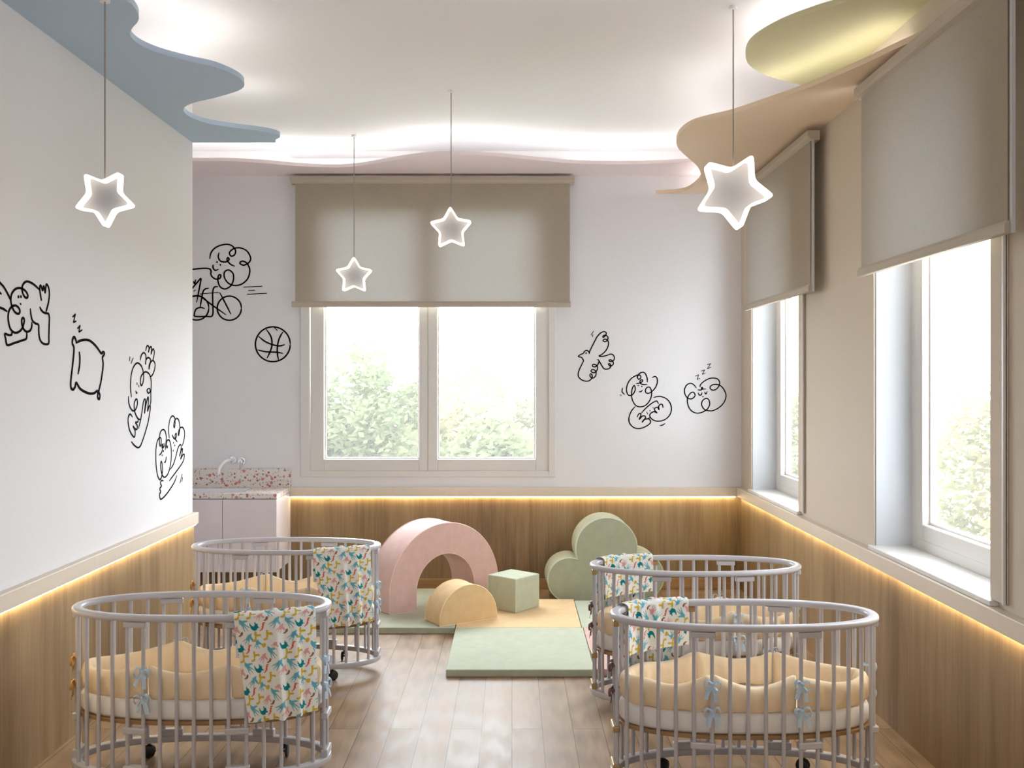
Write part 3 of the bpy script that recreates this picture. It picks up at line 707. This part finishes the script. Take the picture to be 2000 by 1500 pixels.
MB().box(0, a, 0, a, 0, hh).build('block_body', M['feltmint'], t, bevel=.014, seg=3)
p = MB()
for z in (.006, hh - .006): p.tube([(.006, .006, z), (a - .006, .006, z), (a - .006, a - .006, z), (.006, a - .006, z)], .0045, 6, closed=True)
for x, y in ((.004, .004), (a - .004, .004), (.004, a - .004), (a - .004, a - .004)): p.tube([(x, y, .006), (x, y, hh - .006)], .0045, 6)
p.build('piping', M['pipegreen'], t)
# cloud: left lobe, crown, right lobe over a flat base
def cloud_outline():
    cs = [(-.305, .178, .178), (.0, .430, .252), (.27, .2, .2)]
    out = [(-.305, 0)]
    def isect(c1, c2):
        (xa, ya, ra), (xb, yb, rb) = c1, c2; d = math.hypot(xb - xa, yb - ya); q = (ra * ra - rb * rb + d * d) / (2 * d); h = math.sqrt(max(0, ra * ra - q * q))
        mx, my = xa + q * (xb - xa) / d, ya + q * (yb - ya) / d
        return [(mx + h * (yb - ya) / d * s, my - h * (xb - xa) / d * s) for s in (1, -1)]
    p1 = max(isect(cs[0], cs[1]), key=lambda p: -p[0] + p[1]); p2 = max(isect(cs[1], cs[2]), key=lambda p: p[0])
    ang = lambda c, p: math.degrees(math.atan2(p[1] - c[1], p[0] - c[0]))
    a1 = ang(cs[0], p1) % 360
    out += arc(cs[0][0], cs[0][1], cs[0][2], 270, a1, 26)[1:]
    b0 = ang(cs[1], p1) % 360; b1 = ang(cs[1], p2)
    out += arc(cs[1][0], cs[1][1], cs[1][2], b0, b1, 40)[1:]
    out += arc(cs[2][0], cs[2][1], cs[2][2], ang(cs[2], p2), -90, 26)[1:]
    return out
soft('cloud_cushion', 'sage green cloud-shaped foam cushion leaning by the oak panelling', 'play block', cloud_outline(), .33, (.775, 7.96, 0), math.radians(2), M['feltgreen'], M['pipegreen'])

# ------------------------------------------------------------------ sink corner
YC = 7.93
t = thing('sink_cabinet', 'pale pink wall-hung cabinet under the terrazzo counter', 'cabinet', (0, 0, 0))
MB().box(-3.2, XCAB, YC + .02, YB - .013, .245, .84).build('carcass', M['cabinet'], t, bevel=.002)
for a, b in ((-2.86, -2.362), (-2.358, XCAB + .0)): MB().box(a, b, YC, YC + .018, .245, .838).build('door', M['cabinet'], t, bevel=.0015)
t = thing('terrazzo_counter', 'speckled terrazzo counter with upstand on the pink cabinet', 'counter', (0, 0, 0))
hx0, hx1, hy0, hy1 = -2.80, -2.22, 8.03, 8.33
MB().box(-3.2, hx0, YC - .005, YB, .845, .885).box(hx1, XCAB + .004, YC - .005, YB, .845, .885).box(hx0, hx1, YC - .005, hy0, .845, .885).box(hx0, hx1, hy1, YB, .845, .885).build('slab', M['terrazzo'], t)
MB().box(-3.2, XCAB + .004, YB - .02, YB - .001, .885, 1.045).build('upstand', M['terrazzo'], t)
t = MB()
hx0 += .002; hx1 -= .002; hy0 += .002; hy1 -= .002
t.box(hx0, hx1, hy0, hy1, .848, .852)
t.box(hx0, hx0 + .012, hy0, hy1,   .852, .8845).box(hx1 - .012, hx1, hy0, hy1,   .852, .8845).box(hx0, hx1, hy0, hy0 + .012,   .852, .8845).box(hx0, hx1, hy1 - .012, hy1,   .852, .8845)
tag(t.build('wash_basin', M['ceramic']), 'white basin sunk into the terrazzo counter', 'sink')
t = thing('wall_tap', 'white chrome wall tap above the terrazzo upstand', 'tap', (-2.40, YB, 1.11))
sp = spline([(-.02, -.004, .012), (-.03, -.08, .016), (-.055, -.14, .004), (-.085, -.17, -.04), (-.092, -.18, -.10)], 6)
MB().tube(sp, .014, 12).build('spout', M['ceramic'], t, smooth=50)
MB().tube([(-.02, 0, .012), (-.02, -.012, .012)], .03, 20).build('spout_plate', M['chrome'], t)
MB().tube([(.055, 0, .0), (.055, -.014, .0), (.055, -.016, 0), (.055, -.05, 0)], [.034, .034, .022, .020], 20).tube([(.055, -.045, 0), (.055, -.06, -.03), (.055, -.065, -.075)], [.008, .007, .005], 8).build('handle', M['chrome'], t)

# ------------------------------------------------------------------ line drawings on the walls
def wall_back_map(ox, oy, sc):
    def f(u, v):
        px, py = ox + u / sc, oy + v / sc; return (px - CX) * YB / F, H - (py - CY) * YB / F
    return f
def wall_left_map(ox, oy, sc):
    def f(u, v):
        px, py = ox + u / sc, oy + v / sc; Y = -XL * F / (CX - px); return Y, H - (py - CY) * Y / F
    return f
def circle(cx, cy, r, n=18): return [(cx + r * math.cos(2 * PI * k / n), cy + r * math.sin(2 * PI * k / n)) for k in range(n + 1)]
def drawing(name, label, mp, strokes, dots, width, wall, dot=1.0):
    mb = MB(); th = .0025
    to = (lambda a, b, d: (a, YB - d, b)) if wall == 'back' else (lambda a, b, d: (XL + d, a, b))
    lift = 0
    for st in strokes:
        pts = [mp(*p) for p in st]
        sp = spline([(a, b, 0) for a, b in pts], 7) if len(pts) > 2 else [Vector((a, b, 0)) for a, b in pts]
        q = [sp[0]]
        for p in sp[1:]:
            if (p - q[-1]).length > .002: q.append(p)
        n = len(q)
        if n < 2: continue
        L, Rr = [], []
        for i in range(n):
            d = (q[min(n - 1, i + 1)] - q[max(0, i - 1)]); d.normalize(); nn = Vector((-d.y, d.x, 0))
            w = width * .56 * (1 - .45 * (1 - min(1, min(i, n - 1 - i) / 5)))
            L.append(q[i] + nn * w); Rr.append(q[i] - nn * w)
        vs = []
        for i in range(n): vs += [to(L[i].x, L[i].y, .0005), to(L[i].x, L[i].y, th), to(Rr[i].x, Rr[i].y, th), to(Rr[i].x, Rr[i].y, .0005)]
        fs = [(0, 1, 2, 3), ((n - 1) * 4 + 3, (n - 1) * 4 + 2, (n - 1) * 4 + 1, (n - 1) * 4)]
        for i in range(n - 1):
            for k in range(4): fs.append((i * 4 + k, (i + 1) * 4 + k, (i + 1) * 4 + (k + 1) % 4, i * 4 + (k + 1) % 4))
        mb.add(vs, fs)
    for dpt in dots:
        a, b = mp(*dpt); r = width * .62 * dot
        ring = [(a + r * math.cos(2 * PI * k / 12), b + r * 1.15 * math.sin(2 * PI * k / 12)) for k in range(12)]
        mb.loft([[to(x, y, .0005) for x, y in ring], [to(x, y, th) for x, y in ring]])
    tag(mb.build(name, M['ink'], recalc=True), label, 'wall drawing', 'black line drawings on the walls')
LW = wall_left_map
drawing('wall_drawing', 'black line drawing of a curly child with raised hand, cut by the picture edge', LW(0, 530, 9.375), [
    [(-90, 120), (0, 215), (60, 280), (120, 380), (170, 480), (190, 530)],
    [(715, 335), (640, 260), (560, 205), (490, 185), (440, 210), (405, 270), (400, 340), (420, 420), (455, 475), (490, 485), (505, 440), (470, 370), (410, 320), (340, 305), (270, 330), (215, 400), (195, 480), (195, 560), (215, 640), (250, 720), (300, 770), (345, 770), (360, 720), (330, 660), (280, 625), (220, 640), (170, 700), (145, 800), (150, 920), (180, 1040), (230, 1105), (290, 1125), (350, 1100), (400, 1045), (430, 960), (440, 890), (420, 850), (395, 880), (395, 960), (415, 1030), (450, 1085), (500, 1105), (550, 1080), (575, 1020), (580, 930)],
    [(365, 585), (375, 600), (380, 615)], [(-60, 640), (0, 665), (60, 690), (125, 735)], [(-30, 380), (0, 395), (20, 420)],
    [(215, 1095), (205, 1160), (150, 1165), (85, 1145), (100, 1240), (130, 1350), (250, 1315), (400, 1265), (470, 1240), (485, 1200), (485, 1115)],
    [(755, 540), (735, 420), (722, 320), (735, 255), (755, 290), (775, 350), (795, 270), (810, 330), (822, 390), (835, 280), (850, 235), (885, 300), (900, 420), (885, 560), (855, 680), (835, 750)],
    [(722, 650), (760, 720), (820, 765), (880, 775), (900, 850), (895, 1000), (890, 1200), (885, 1320), (810, 1330), (750, 1290), (715, 1200), (705, 1080), (700, 980), (640, 950), (590, 900), (565, 810), (550, 680)]],
    [(333, 465), (378, 462)], .0095, 'left')
drawing('wall_drawing', 'black line drawing of a pillow with two letters z above it', LW(120, 600, 7.89), [
    [(170, 150), (212, 105)], [(212, 105), (180, 235)], [(180, 235), (222, 215)], [(245, 330), (285, 280)], [(285, 280), (265, 385)], [(265, 385), (315, 350)],
    [(235, 545), (290, 515), (370, 502), (440, 520), (510, 580), (560, 640), (610, 710), (640, 688), (660, 715), (635, 760), (628, 785), (640, 880), (628, 1000), (605, 1150), (575, 1290), (590, 1360), (580, 1415), (555, 1390), (555, 1290), (500, 1325), (430, 1330), (350, 1300), (280, 1250), (225, 1165), (205, 1230), (175, 1270), (145, 1240), (140, 1160), (150, 1050), (170, 880), (190, 640), (165, 560), (170, 490), (195, 460), (220, 510), (228, 570)],
    [(270, 685), (280, 780), (275, 900), (252, 1035)]], [], .0125, 'left')
drawing('wall_drawing', 'black line drawing of a sleepy child stretching both arms, below the pillow drawing', LW(240, 665, 6.8125), [
    [(300, 140), (315, 80), (330, 68), (345, 100), (338, 160), (350, 110), (370, 82), (380, 110), (372, 185), (390, 125), (405, 115), (415, 150), (410, 210), (398, 265)],
    [(228, 265), (245, 195), (275, 162), (300, 190), (305, 240), (300, 320), (305, 260), (335, 228), (365, 255), (360, 310), (345, 380), (350, 320), (375, 280), (400, 268), (425, 310), (420, 380), (395, 450), (365, 485)],
    [(112, 755), (100, 650), (100, 560), (110, 450), (135, 360), (170, 310), (200, 300), (240, 335), (265, 400), (275, 480), (265, 560), (245, 600), (230, 560), (240, 480), (275, 430), (310, 418), (350, 450), (372, 520), (375, 600), (370, 700), (370, 800), (360, 860)],
    [(340, 635), (318, 665), (335, 700), (360, 680), (355, 645), (340, 635)], [(185, 560), (188, 590)], [(208, 590), (210, 620)], [(170, 670), (178, 700), (190, 690)],
    [(72, 740), (75, 820), (95, 890), (130, 935), (165, 920), (190, 850), (185, 785), (165, 790), (148, 850), (155, 940), (175, 1000), (205, 1045), (235, 1050)],
    [(205, 1175), (235, 1050), (255, 930), (270, 820), (290, 780), (298, 820), (285, 970), (305, 850), (330, 755), (338, 800), (325, 940), (345, 880), (362, 870), (355, 960), (330, 1100), (290, 1240), (250, 1360), (225, 1410), (195, 1425), (150, 1395), (110, 1345)],
    [(125, 1020), (95, 980), (70, 1020), (68, 1100), (90, 1200), (130, 1270), (155, 1280), (160, 1200), (132, 1140), (160, 1175), (185, 1180), (188, 1130), (165, 1090), (195, 1085), (200, 1050)],
    [(135, 232), (105, 305)], [(92, 215), (85, 275)]], [], .0088, 'left')
drawing('wall_drawing', 'black line drawing of two curly children hugging, at the wall end', LW(295, 800, 7.5), [
    [(265, 420), (255, 320), (260, 220), (280, 130), (315, 92), (345, 125), (350, 200), (340, 265), (330, 230), (345, 160), (375, 128), (405, 160), (420, 250), (415, 320), (400, 380), (398, 330), (420, 275), (450, 258), (480, 290), (490, 370), (475, 460), (455, 530)],
    [(310, 370), (325, 410), (350, 430), (370, 390), (365, 350), (350, 375), (355, 430), (382, 475)],
    [(205, 590), (215, 500), (220, 400), (205, 320), (175, 292), (140, 320), (122, 390), (120, 480), (130, 535), (145, 500), (145, 430), (125, 410), (90, 460), (70, 580), (68, 720), (75, 850), (95, 970), (125, 1025), (150, 990), (165, 900), (160, 800), (148, 760), (138, 800), (145, 890), (165, 965), (200, 990), (245, 940), (280, 820), (295, 680), (290, 550), (275, 470), (250, 440), (228, 470), (222, 530), (235, 560), (242, 520)],
    [(185, 490), (190, 530), (165, 560), (155, 530), (170, 510), (165, 590), (145, 640), (118, 668)], [(190, 775), (210, 760), (220, 690)],
    [(280, 875), (325, 800), (360, 690), (390, 570), (420, 515), (440, 530), (435, 590), (415, 680), (440, 600), (460, 575), (450, 650), (430, 725), (465, 660), (485, 660), (480, 720), (450, 790), (380, 890), (320, 970), (265, 1045)],
    [(180, 1045), (150, 1040), (135, 1080), (150, 1120), (125, 1160), (140, 1205), (122, 1240), (130, 1300), (150, 1310), (210, 1255), (280, 1160), (340, 1060), (375, 965)],
    [(455, 945), (420, 1080)], [(460, 990), (450, 1060)]], [(325, 487), (345, 525), (322, 602), (180, 608), (160, 668)], .0085, 'left')
BKm = wall_back_map
drawing('wall_drawing', 'black line drawing of a curly child riding a bicycle, half hidden by the wall end', BKm(360, 440, 5), [
    [(248, 330), (265, 260), (320, 210), (405, 186), (465, 200), (500, 245), (490, 290), (455, 300), (442, 265), (480, 230), (540, 220), (610, 250), (648, 320), (630, 365), (580, 390), (542, 370), (570, 350), (615, 375), (640, 440), (620, 520), (560, 575), (490, 588), (430, 565), (392, 510), (395, 455), (435, 437), (475, 470), (480, 530), (455, 590), (400, 622), (350, 600), (328, 540), (335, 490), (355, 485), (350, 515), (310, 527), (270, 500), (255, 465)],
    [(340, 265), (332, 310), (355, 350), (405, 358), (438, 335), (425, 315), (418, 340), (450, 380), (495, 400)], [(283, 385), (280, 410), (300, 440), (335, 430)],
    [(30, 440), (90, 430), (180, 420), (245, 425), (262, 450), (258, 470), (262, 485)], [(60, 640), (95, 595), (130, 555), (163, 520), (150, 600), (120, 755)], [(90, 545), (100, 570), (112, 530)], [(92, 645), (112, 630)],
    [(240, 615), (200, 625), (180, 660), (165, 740), (155, 800)], [(335, 655), (150, 672)], [(330, 600), (295, 605), (278, 650), (278, 760), (275, 880), (210, 890), (110, 890), (98, 870), (115, 820), (160, 803), (200, 815)],
    circle(440, 810, 118), circle(122, 808, 118), [(60, 692), (95, 690), (150, 690), (200, 725), (280, 785), (408, 875)], [(345, 655), (400, 760), (455, 870)],
    [(578, 604), (762, 596)], [(625, 638), (690, 634)], [(612, 674), (808, 665)]], [(320, 360), (353, 387)], .0115, 'back')
drawing('wall_drawing', 'black line drawing of a basketball beside the wide window', BKm(360, 440, 5), [circle(865, 1162, 170, 26),
    [(800, 1015), (845, 1085), (857, 1160), (840, 1230), (808, 1298)], [(965, 1040), (930, 1100), (910, 1180), (910, 1260), (922, 1320)], [(725, 1085), (790, 1135), (860, 1165), (930, 1178), (982, 1165)], [(718, 1218), (800, 1235), (900, 1240), (965, 1252)], [(880, 1000), (910, 1028)]], [], .0115, 'back')
drawing('wall_drawing', 'black line drawing of a flying bird right of the wide window', BKm(1110, 630, 11.54), [
    [(475, 710), (480, 660), (520, 570), (580, 450), (650, 320), (730, 235), (800, 205), (850, 225), (848, 275), (800, 330), (778, 325), (800, 290), (855, 290), (895, 340), (880, 395), (830, 432), (785, 410), (810, 375), (870, 385), (905, 450), (895, 540), (840, 640), (760, 715), (690, 758), (780, 760), (870, 740), (960, 710), (1015, 735), (1038, 800), (1015, 860), (950, 880), (915, 855), (950, 838), (1000, 870), (1015, 930), (975, 975), (930, 970), (903, 935), (935, 930), (960, 975), (930, 1030), (860, 1052), (800, 1035), (760, 980), (720, 910), (680, 845), (650, 830)],
    [(690, 850), (685, 900), (650, 970), (600, 1000), (545, 985), (550, 950), (600, 945), (650, 980), (655, 1050), (620, 1110), (560, 1130), (515, 1100), (535, 1060), (590, 1070), (625, 1120), (615, 1200), (560, 1250), (510, 1235), (485, 1190), (510, 1155), (540, 1200), (525, 1260), (470, 1310), (400, 1322), (310, 1295), (240, 1235), (222, 1160), (250, 1060), (310, 930), (340, 870), (330, 830), (295, 785), (225, 765), (270, 725), (335, 695), (370, 645), (415, 628), (460, 655), (475, 710)],
    [(572, 190), (512, 285)], [(555, 270), (545, 325)]], [(400, 690)], .0088, 'back', 1.2)
G = BKm(1180, 700, 7.692)
drawing('wall_drawing', 'black line drawing of a smiling child with crossed arms', G, [
    [(648, 360), (645, 290), (615, 225), (570, 208), (525, 235), (500, 280), (520, 315), (550, 290), (540, 255), (490, 255), (410, 300), (355, 380), (335, 470), (355, 540), (390, 558), (430, 540), (465, 480), (460, 415), (440, 415), (418, 470), (412, 560), (430, 640), (475, 705), (540, 728), (620, 705), (680, 640), (710, 560), (710, 490), (690, 440), (660, 430), (625, 460), (625, 510), (665, 525), (720, 495), (775, 430), (800, 350), (790, 290), (760, 272), (718, 290)],
    [(478, 378), (530, 372), (575, 345), (570, 320), (540, 335), (545, 375), (590, 392), (645, 388)], [(520, 500), (550, 500), (578, 475)],
    [(278, 440), (270, 500), (310, 545)], [(235, 545), (262, 560)], [(832, 1012), (880, 1000), (915, 975)],
    [(470, 720), (410, 790), (375, 880), (375, 950), (410, 1010), (460, 1045), (530, 1055), (620, 1025), (685, 980), (695, 935), (660, 905)],
    [(495, 885), (520, 835), (545, 828), (550, 860), (525, 920), (570, 870), (610, 865), (620, 895), (570, 960), (600, 920), (660, 905), (700, 880)],
    [(555, 825), (620, 755), (700, 685), (780, 640), (805, 660), (820, 685)], [(640, 800), (655, 840)], [(683, 775), (693, 795)], [(730, 735), (742, 752)],
    [(885, 745), (875, 695), (845, 690), (820, 720), (825, 775), (800, 735), (760, 750), (760, 780), (795, 820), (750, 800), (700, 825), (685, 865), (715, 910), (770, 938), (840, 942), (920, 915), (985, 850), (1010, 770), (995, 680), (940, 610), (860, 575), (800, 573), (740, 590)]], [(513, 408), (566, 420)], .0088, 'back')
drawing('wall_drawing', 'black line drawing of a sleeping curly head with three letters z', G, [
    [(1385, 445), (1350, 400), (1300, 375), (1240, 400), (1207, 470), (1220, 550), (1265, 600), (1320, 605), (1365, 560), (1345, 510), (1300, 520), (1258, 580), (1250, 650), (1275, 740), (1330, 800), (1400, 822), (1480, 805), (1550, 760), (1585, 690), (1570, 620), (1525, 602), (1475, 640), (1465, 700), (1500, 760), (1560, 785), (1640, 782), (1730, 735), (1800, 660), (1830, 570), (1810, 490), (1760, 420), (1690, 390), (1620, 400), (1590, 440), (1620, 475), (1670, 470), (1715, 430), (1735, 370), (1710, 315), (1640, 295), (1560, 310), (1480, 360), (1445, 400), (1440, 435)],
    [(1402, 470), (1450, 475), (1480, 450), (1465, 435), (1470, 460), (1530, 458)], [(1412, 515), (1430, 550), (1460, 545), (1468, 510)], [(1508, 500), (1525, 535), (1550, 495)],
    [(1370, 268), (1420, 245)], [(1420, 245), (1395, 315)], [(1395, 315), (1440, 300)], [(1460, 190), (1510, 172)], [(1510, 172), (1475, 240)], [(1475, 240), (1522, 218)], [(1545, 95), (1598, 78)], [(1598, 78), (1550, 158)], [(1550, 158), (1605, 130)]], [(1483, 572)], .0088, 'back')

# ------------------------------------------------------------------ outside
struct(MB().box(-60, 80, YB + .5, 90, -4.2, -4), 'ground', M['grass'])
def tree(x, y, top, rad, seed, m, label, n=2600):
    rnd = random.Random(seed); t = thing('tree', label, 'tree', (x, y, -4), 0, 'trees outside the windows'); hgt = top + 4
    lobes = [(0, 0, hgt - rad * .55, rad * .55)]
    for k in range(22):
        a = rnd.uniform(0, 2 * PI); q = rnd.uniform(.25, .95) * rad; z = hgt - rad * rnd.uniform(.45, 2.2) - q * .35
        lobes.append((q * math.cos(a), q * math.sin(a), z, rad * rnd.uniform(.3, .52)))
    mb = MB()
    for k in range(int(n * 1.5)):
        lx, ly, lz, lr = rnd.choice(lobes); d = Vector((rnd.gauss(0, 1), rnd.gauss(0, 1), rnd.gauss(0, 1))).normalized() * lr * rnd.uniform(.55, 1.06)
        c = Vector((lx, ly, lz)) + d; u = Vector((rnd.gauss(0, 1), rnd.gauss(0, 1), rnd.gauss(0, .6))).normalized(); w = u.orthogonal().normalized(); sz = rnd.uniform(.06, .12)
        mb.add([c - u * sz, c + w * sz * .5, c + u * sz, c - w * sz * .5], [(0, 1, 2, 3)])
    mb.build('crown', m, t, recalc=False)
    MB().tube(spline([(0, 0, 0), (.06, .03, hgt * .3), (-.05, 0, hgt * .6), (0, 0, hgt - rad)], 4), [.16 - .008 * i for i in range(13)], 8).build('trunk', M['bark'], t)
tree(-3.0, 19.0, 2.55, 1.3, 1, M['leaf1'], 'tallest pale green tree seen through the left pane of the wide window', 6000)
tree(-.9, 24.8, 2.3, 1.5, 2, M['leaf2'], 'yellow-green tree behind the middle post of the wide window', 6000)
tree(-5.4, 24.0, 2.2, 1.6, 3, M['leaf2'], 'yellow-green tree at the left edge of the wide window', 5000)
tree(1.5, 19.6, 2.15, 1.5, 4, M['leaf2'], 'pale yellow-green tree seen through the right pane of the wide window', 6000)
tree(-.2, 14.6, 1.35, .9, 5, M['leaf1'], 'low green tree just right of the middle post of the wide window', 4500)
tree(-2.6, 29, 2.1, 1.9, 8, M['leaf2'], 'farthest yellow-green tree behind the tall tree in the wide window', 4500)
tree(9.2, 17.2, 2.2, 1.5, 6, M['leaf2'], 'pale tree outside the window with the large cut-off blind', 4500)
tree(7.6, 24.5, 2.0, 1.7, 7, M['leaf2'], 'pale tree outside the window nearest the room corner', 4500)

# ------------------------------------------------------------------ light
wd = bpy.data.worlds.new('overcast_sky'); bpy.context.scene.world = wd; wd.use_nodes = True
wt = wd.node_tree; bg = wt.nodes['Background']; bg.inputs[0].default_value = (.84, .925, 1, 1)
tc = wt.nodes.new('ShaderNodeTexCoord'); sx = wt.nodes.new('ShaderNodeSeparateXYZ'); wt.links.new(tc.outputs['Generated'], sx.inputs[0])
mr = wt.nodes.new('ShaderNodeMapRange'); mr.inputs['From Min'].default_value = -.2; mr.inputs['From Max'].default_value = .7; mr.inputs['To Min'].default_value = SKY * .3; mr.inputs['To Max'].default_value = SKY
wt.links.new(sx.outputs['Y'], mr.inputs['Value']); wt.links.new(mr.outputs[0], bg.inputs[1])
def portal(name, loc, rot, sx, sy):
    l = bpy.data.lights.new(name, 'AREA'); l.shape = 'RECTANGLE'; l.size = sx; l.size_y = sy; l.cycles.is_portal = True
    o = bpy.data.objects.new(name, l); o.location = loc; o.rotation_euler = rot; C.objects.link(o)
portal('window_daylight', ((x0 + x1) / 2, YB + .18, (BW[2] + BW[3]) / 2), (-PI / 2, 0, 0), x1 - x0, BW[3] - BW[2])
w5 = struct(ringbox(MB(), 'x', FW[0], FW[1], FW[2], FW[3], .08, YF - .12, YF - .04).box(-.25, -.15, YF - .12, YF - .04, FW[2] + .08, FW[3] - .08), 'window_4', M['frame'])  # unseen window, added to give soft light from the front
MB().box(FW[0] + .08, FW[1] - .08, YF - .083, YF - .078, FW[2] + .08, FW[3] - .08).build('pane', M['glass'], w5)
portal('window_daylight', ((FW[0] + FW[1]) / 2, YF - .2, (FW[2] + FW[3]) / 2), (PI / 2, 0, 0), FW[1] - FW[0], FW[3] - FW[2])
for a, b in RW: portal('window_daylight', (XR + WT + .02, (a + b) / 2, (RZ[0] + RZ[1]) / 2), (0, PI / 2, 0), RZ[1] - RZ[0], b - a)

# ------------------------------------------------------------------ camera
cam = bpy.data.cameras.new('camera'); cam.sensor_width = 36; cam.lens = 36 * F / 2000; cam.shift_y = -(750 - CY) / 2000
co = bpy.data.objects.new('camera', cam); co.location = (0, 0, H); co.rotation_euler = (PI / 2, 0, 0); C.objects.link(co)
sc = bpy.context.scene; sc.camera = co
sc.view_settings.view_transform = 'Standard'; sc.view_settings.look = 'None'; sc.view_settings.gamma = 1; sc.view_settings.exposure = EXPO
sc.view_settings.use_curve_mapping = False
cy = sc.cycles; cy.max_bounces = 10; cy.diffuse_bounces = 6; cy.transparent_max_bounces = 12; cy.sample_clamp_indirect = 8; cy.use_denoising = True
